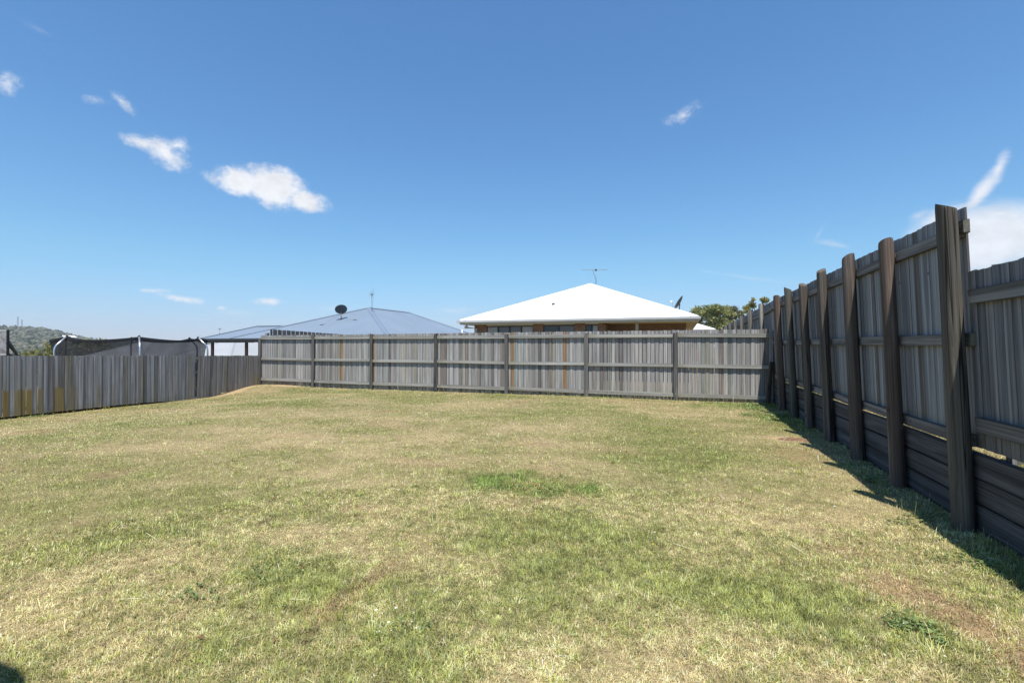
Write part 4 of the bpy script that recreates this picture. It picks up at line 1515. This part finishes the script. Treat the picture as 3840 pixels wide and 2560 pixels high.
def quad_bits(n, fu, cols, size, up=.02, flat=True):
    global vs_, fs_, cs_
    for i in range(n):
        u, v = fu()
        if not (UL + .1 < u < UR - .1 and v < VB - .1): continue
        z = float(ground_z(u, v)) + up * (.5 + rnd.random())
        s_ = size * rnd.uniform(.6, 1.3)
        a = rnd.random() * 6.28
        t = rnd.uniform(-.5, .5)
        c, s2 = math.cos(a), math.sin(a)
        b = len(vs_)
        vs_ += [(u - c * s_, v - s2 * s_, z), (u - s2 * s_ * .6, v + c * s_ * .6, z + s_ * .5), (u + c * s_, v + s2 * s_, z + s_ * t), (u + s2 * s_ * .6, v - c * s_ * .6, z + s_ * .2)]
        fs_.append((b, b + 1, b + 2, b + 3))
        cc = rnd.choice(cols)
        cs_ += [cc] * 4


quad_bits(520, lambda: (rnd.uniform(-14, 2), rnd.uniform(5, 13.7)), [(.75, .74, .66), (.7, .7, .6)], .010, .04)
quad_bits(90, lambda: (rnd.uniform(-3.5, 2), rnd.uniform(1.5, 5.5)), [(.72, .70, .58), (.62, .60, .45)], .007, .04)
quad_bits(14, lambda: (rnd.gauss(-1.35, .1), rnd.gauss(2.15, .1)), [(.74, .72, .62)], .008, .06)
quad_bits(240, lambda: (rnd.uniform(-14.5, -13.4), rnd.uniform(5.5, 9.5)), [(.62, .50, .04), (.55, .46, .05)], .014, .06)
quad_bits(60, lambda: (rnd.uniform(-9, 0), rnd.uniform(3, 9)), [(.60, .48, .04)], .010, .04)
quad_bits(130, lambda: (rnd.uniform(-5, 2), rnd.uniform(1.4, 7)), [(.18, .09, .05), (.30, .20, .10), (.24, .10, .05)], .014, .015)
quad_bits(420, lambda: (rnd.uniform(-13, 2), 13.55 + rnd.uniform(-.3, .15)), [(.74, .74, .64)], .010, .12)


def stalk(u, v, ln, lean, az0, colr, w=.0016):
    global vs_, fs_, cs_
    z = float(ground_z(u, v))
    dx_, dy_ = math.cos(az0), math.sin(az0)
    prev = None
    for k in range(5):
        t = k / 4
        x = u + dx_ * ln * math.sin(lean) * t ** 1.3
        y = v + dy_ * ln * math.sin(lean) * t ** 1.3
        zz = z + ln * math.cos(lean) * t + .004
        b = len(vs_)
        vs_ += [(x - dy_ * w, y + dx_ * w, zz), (x + dy_ * w, y - dx_ * w, zz + .001)]
        cs_ += [colr] * 2
        if k: fs_.append((b - 2, b - 1, b + 1, b))


for i in range(150):
    u, v = rnd.uniform(-4.5, 1.9), rnd.uniform(1.6, 6.5)
    stalk(u, v, rnd.uniform(.05, .15), rnd.uniform(.9, 1.5), rnd.random() * 6.28, rnd.choice([(.72, .68, .50), (.6, .52, .3), (.66, .62, .42)]), .0014)
for i in range(160):
    u, v = rnd.uniform(-13, 1.8), rnd.uniform(6, 13)
    stalk(u, v, rnd.uniform(.05, .12), rnd.uniform(.5, 1.4), rnd.random() * 6.28, (.70, .66, .50), .0028)
for i in range(26):
    u, v = rnd.uniform(1.72, 2.12), rnd.uniform(3.4, 9.4)
    stalk(u, v, rnd.uniform(.08, .20), rnd.uniform(.05, .6), rnd.random() * 6.28, rnd.choice([(.40, .38, .17), (.45, .4, .22), (.25, .3, .1)]), .0013)
for i in range(60):
    u, v = rnd.uniform(-14, 2), rnd.uniform(13.3, 13.75)
    stalk(u, v, rnd.uniform(.1, .28), rnd.uniform(.05, .5), rnd.random() * 6.28, rnd.choice([(.55, .5, .3), (.3, .32, .12)]), .003)
o = link('lawn_litter', np_mesh('lawn_litter', np.array(vs_), np.array(fs_), np.array(cs_)), None, 'leaf')
tag(o, 'clover flowers, dead leaves and seed stalks strewn over the lawn', 'plant litter', kind='stuff')

# burrow in the bare soil near the wall
bq = thing('soil_burrow', 'shallow dark burrow with loose red soil by the fifth round post', 'burrow', (1.66, 8.6, float(ground_z(1.66, 8.6))))
mb = MB()
n = 22
rngs = [(.22, -.004), (.17, .018), (.12, .028), (.08, .0), (.05, -.03)]
vs2 = []
for r_, z in rngs:
    for k in range(n):
        a = 2 * math.pi * k / n
        w_ = 1 + .18 * math.sin(3 * a + r_ * 20) + .1 * math.sin(5 * a)
        vs2.append((r_ * w_ * math.cos(a), r_ * w_ * .7 * math.sin(a), z + .008 * math.sin(7 * a + r_ * 9)))
f2_ = [(i * n + k, i * n + (k + 1) % n, (i + 1) * n + (k + 1) % n, (i + 1) * n + k) for i in range(len(rngs) - 1) for k in range(n)]
f2_.append(tuple(range((len(rngs) - 1) * n, len(rngs) * n)))
mb.add(vs2, f2_).build('soil_rim', 'soil', bq, True)

# air: the hill fades a little
hz = MB().box(us[0] - 20, us[-1] + 20, vs[0] - 20, vs[-1] + 20, -16, 110).build('haze', None)
hm = bpy.data.materials.new('clear_summer_air')
hm.use_nodes = True
hm.node_tree.nodes.clear()
hg_ = NT(hm.node_tree)
ho = hg_.n('OutputMaterial')
pvn = hg_.n('VolumePrincipled')
pvn.inputs['Color'].default_value = (.80, .88, 1, 1)
pvn.inputs['Density'].default_value = .00017
hg_.set(ho.inputs['Volume'], pvn.outputs[0])
hz.data.materials.append(hm)
tag(hz, 'thin bluish summer air over the far hill', 'haze', kind='stuff')
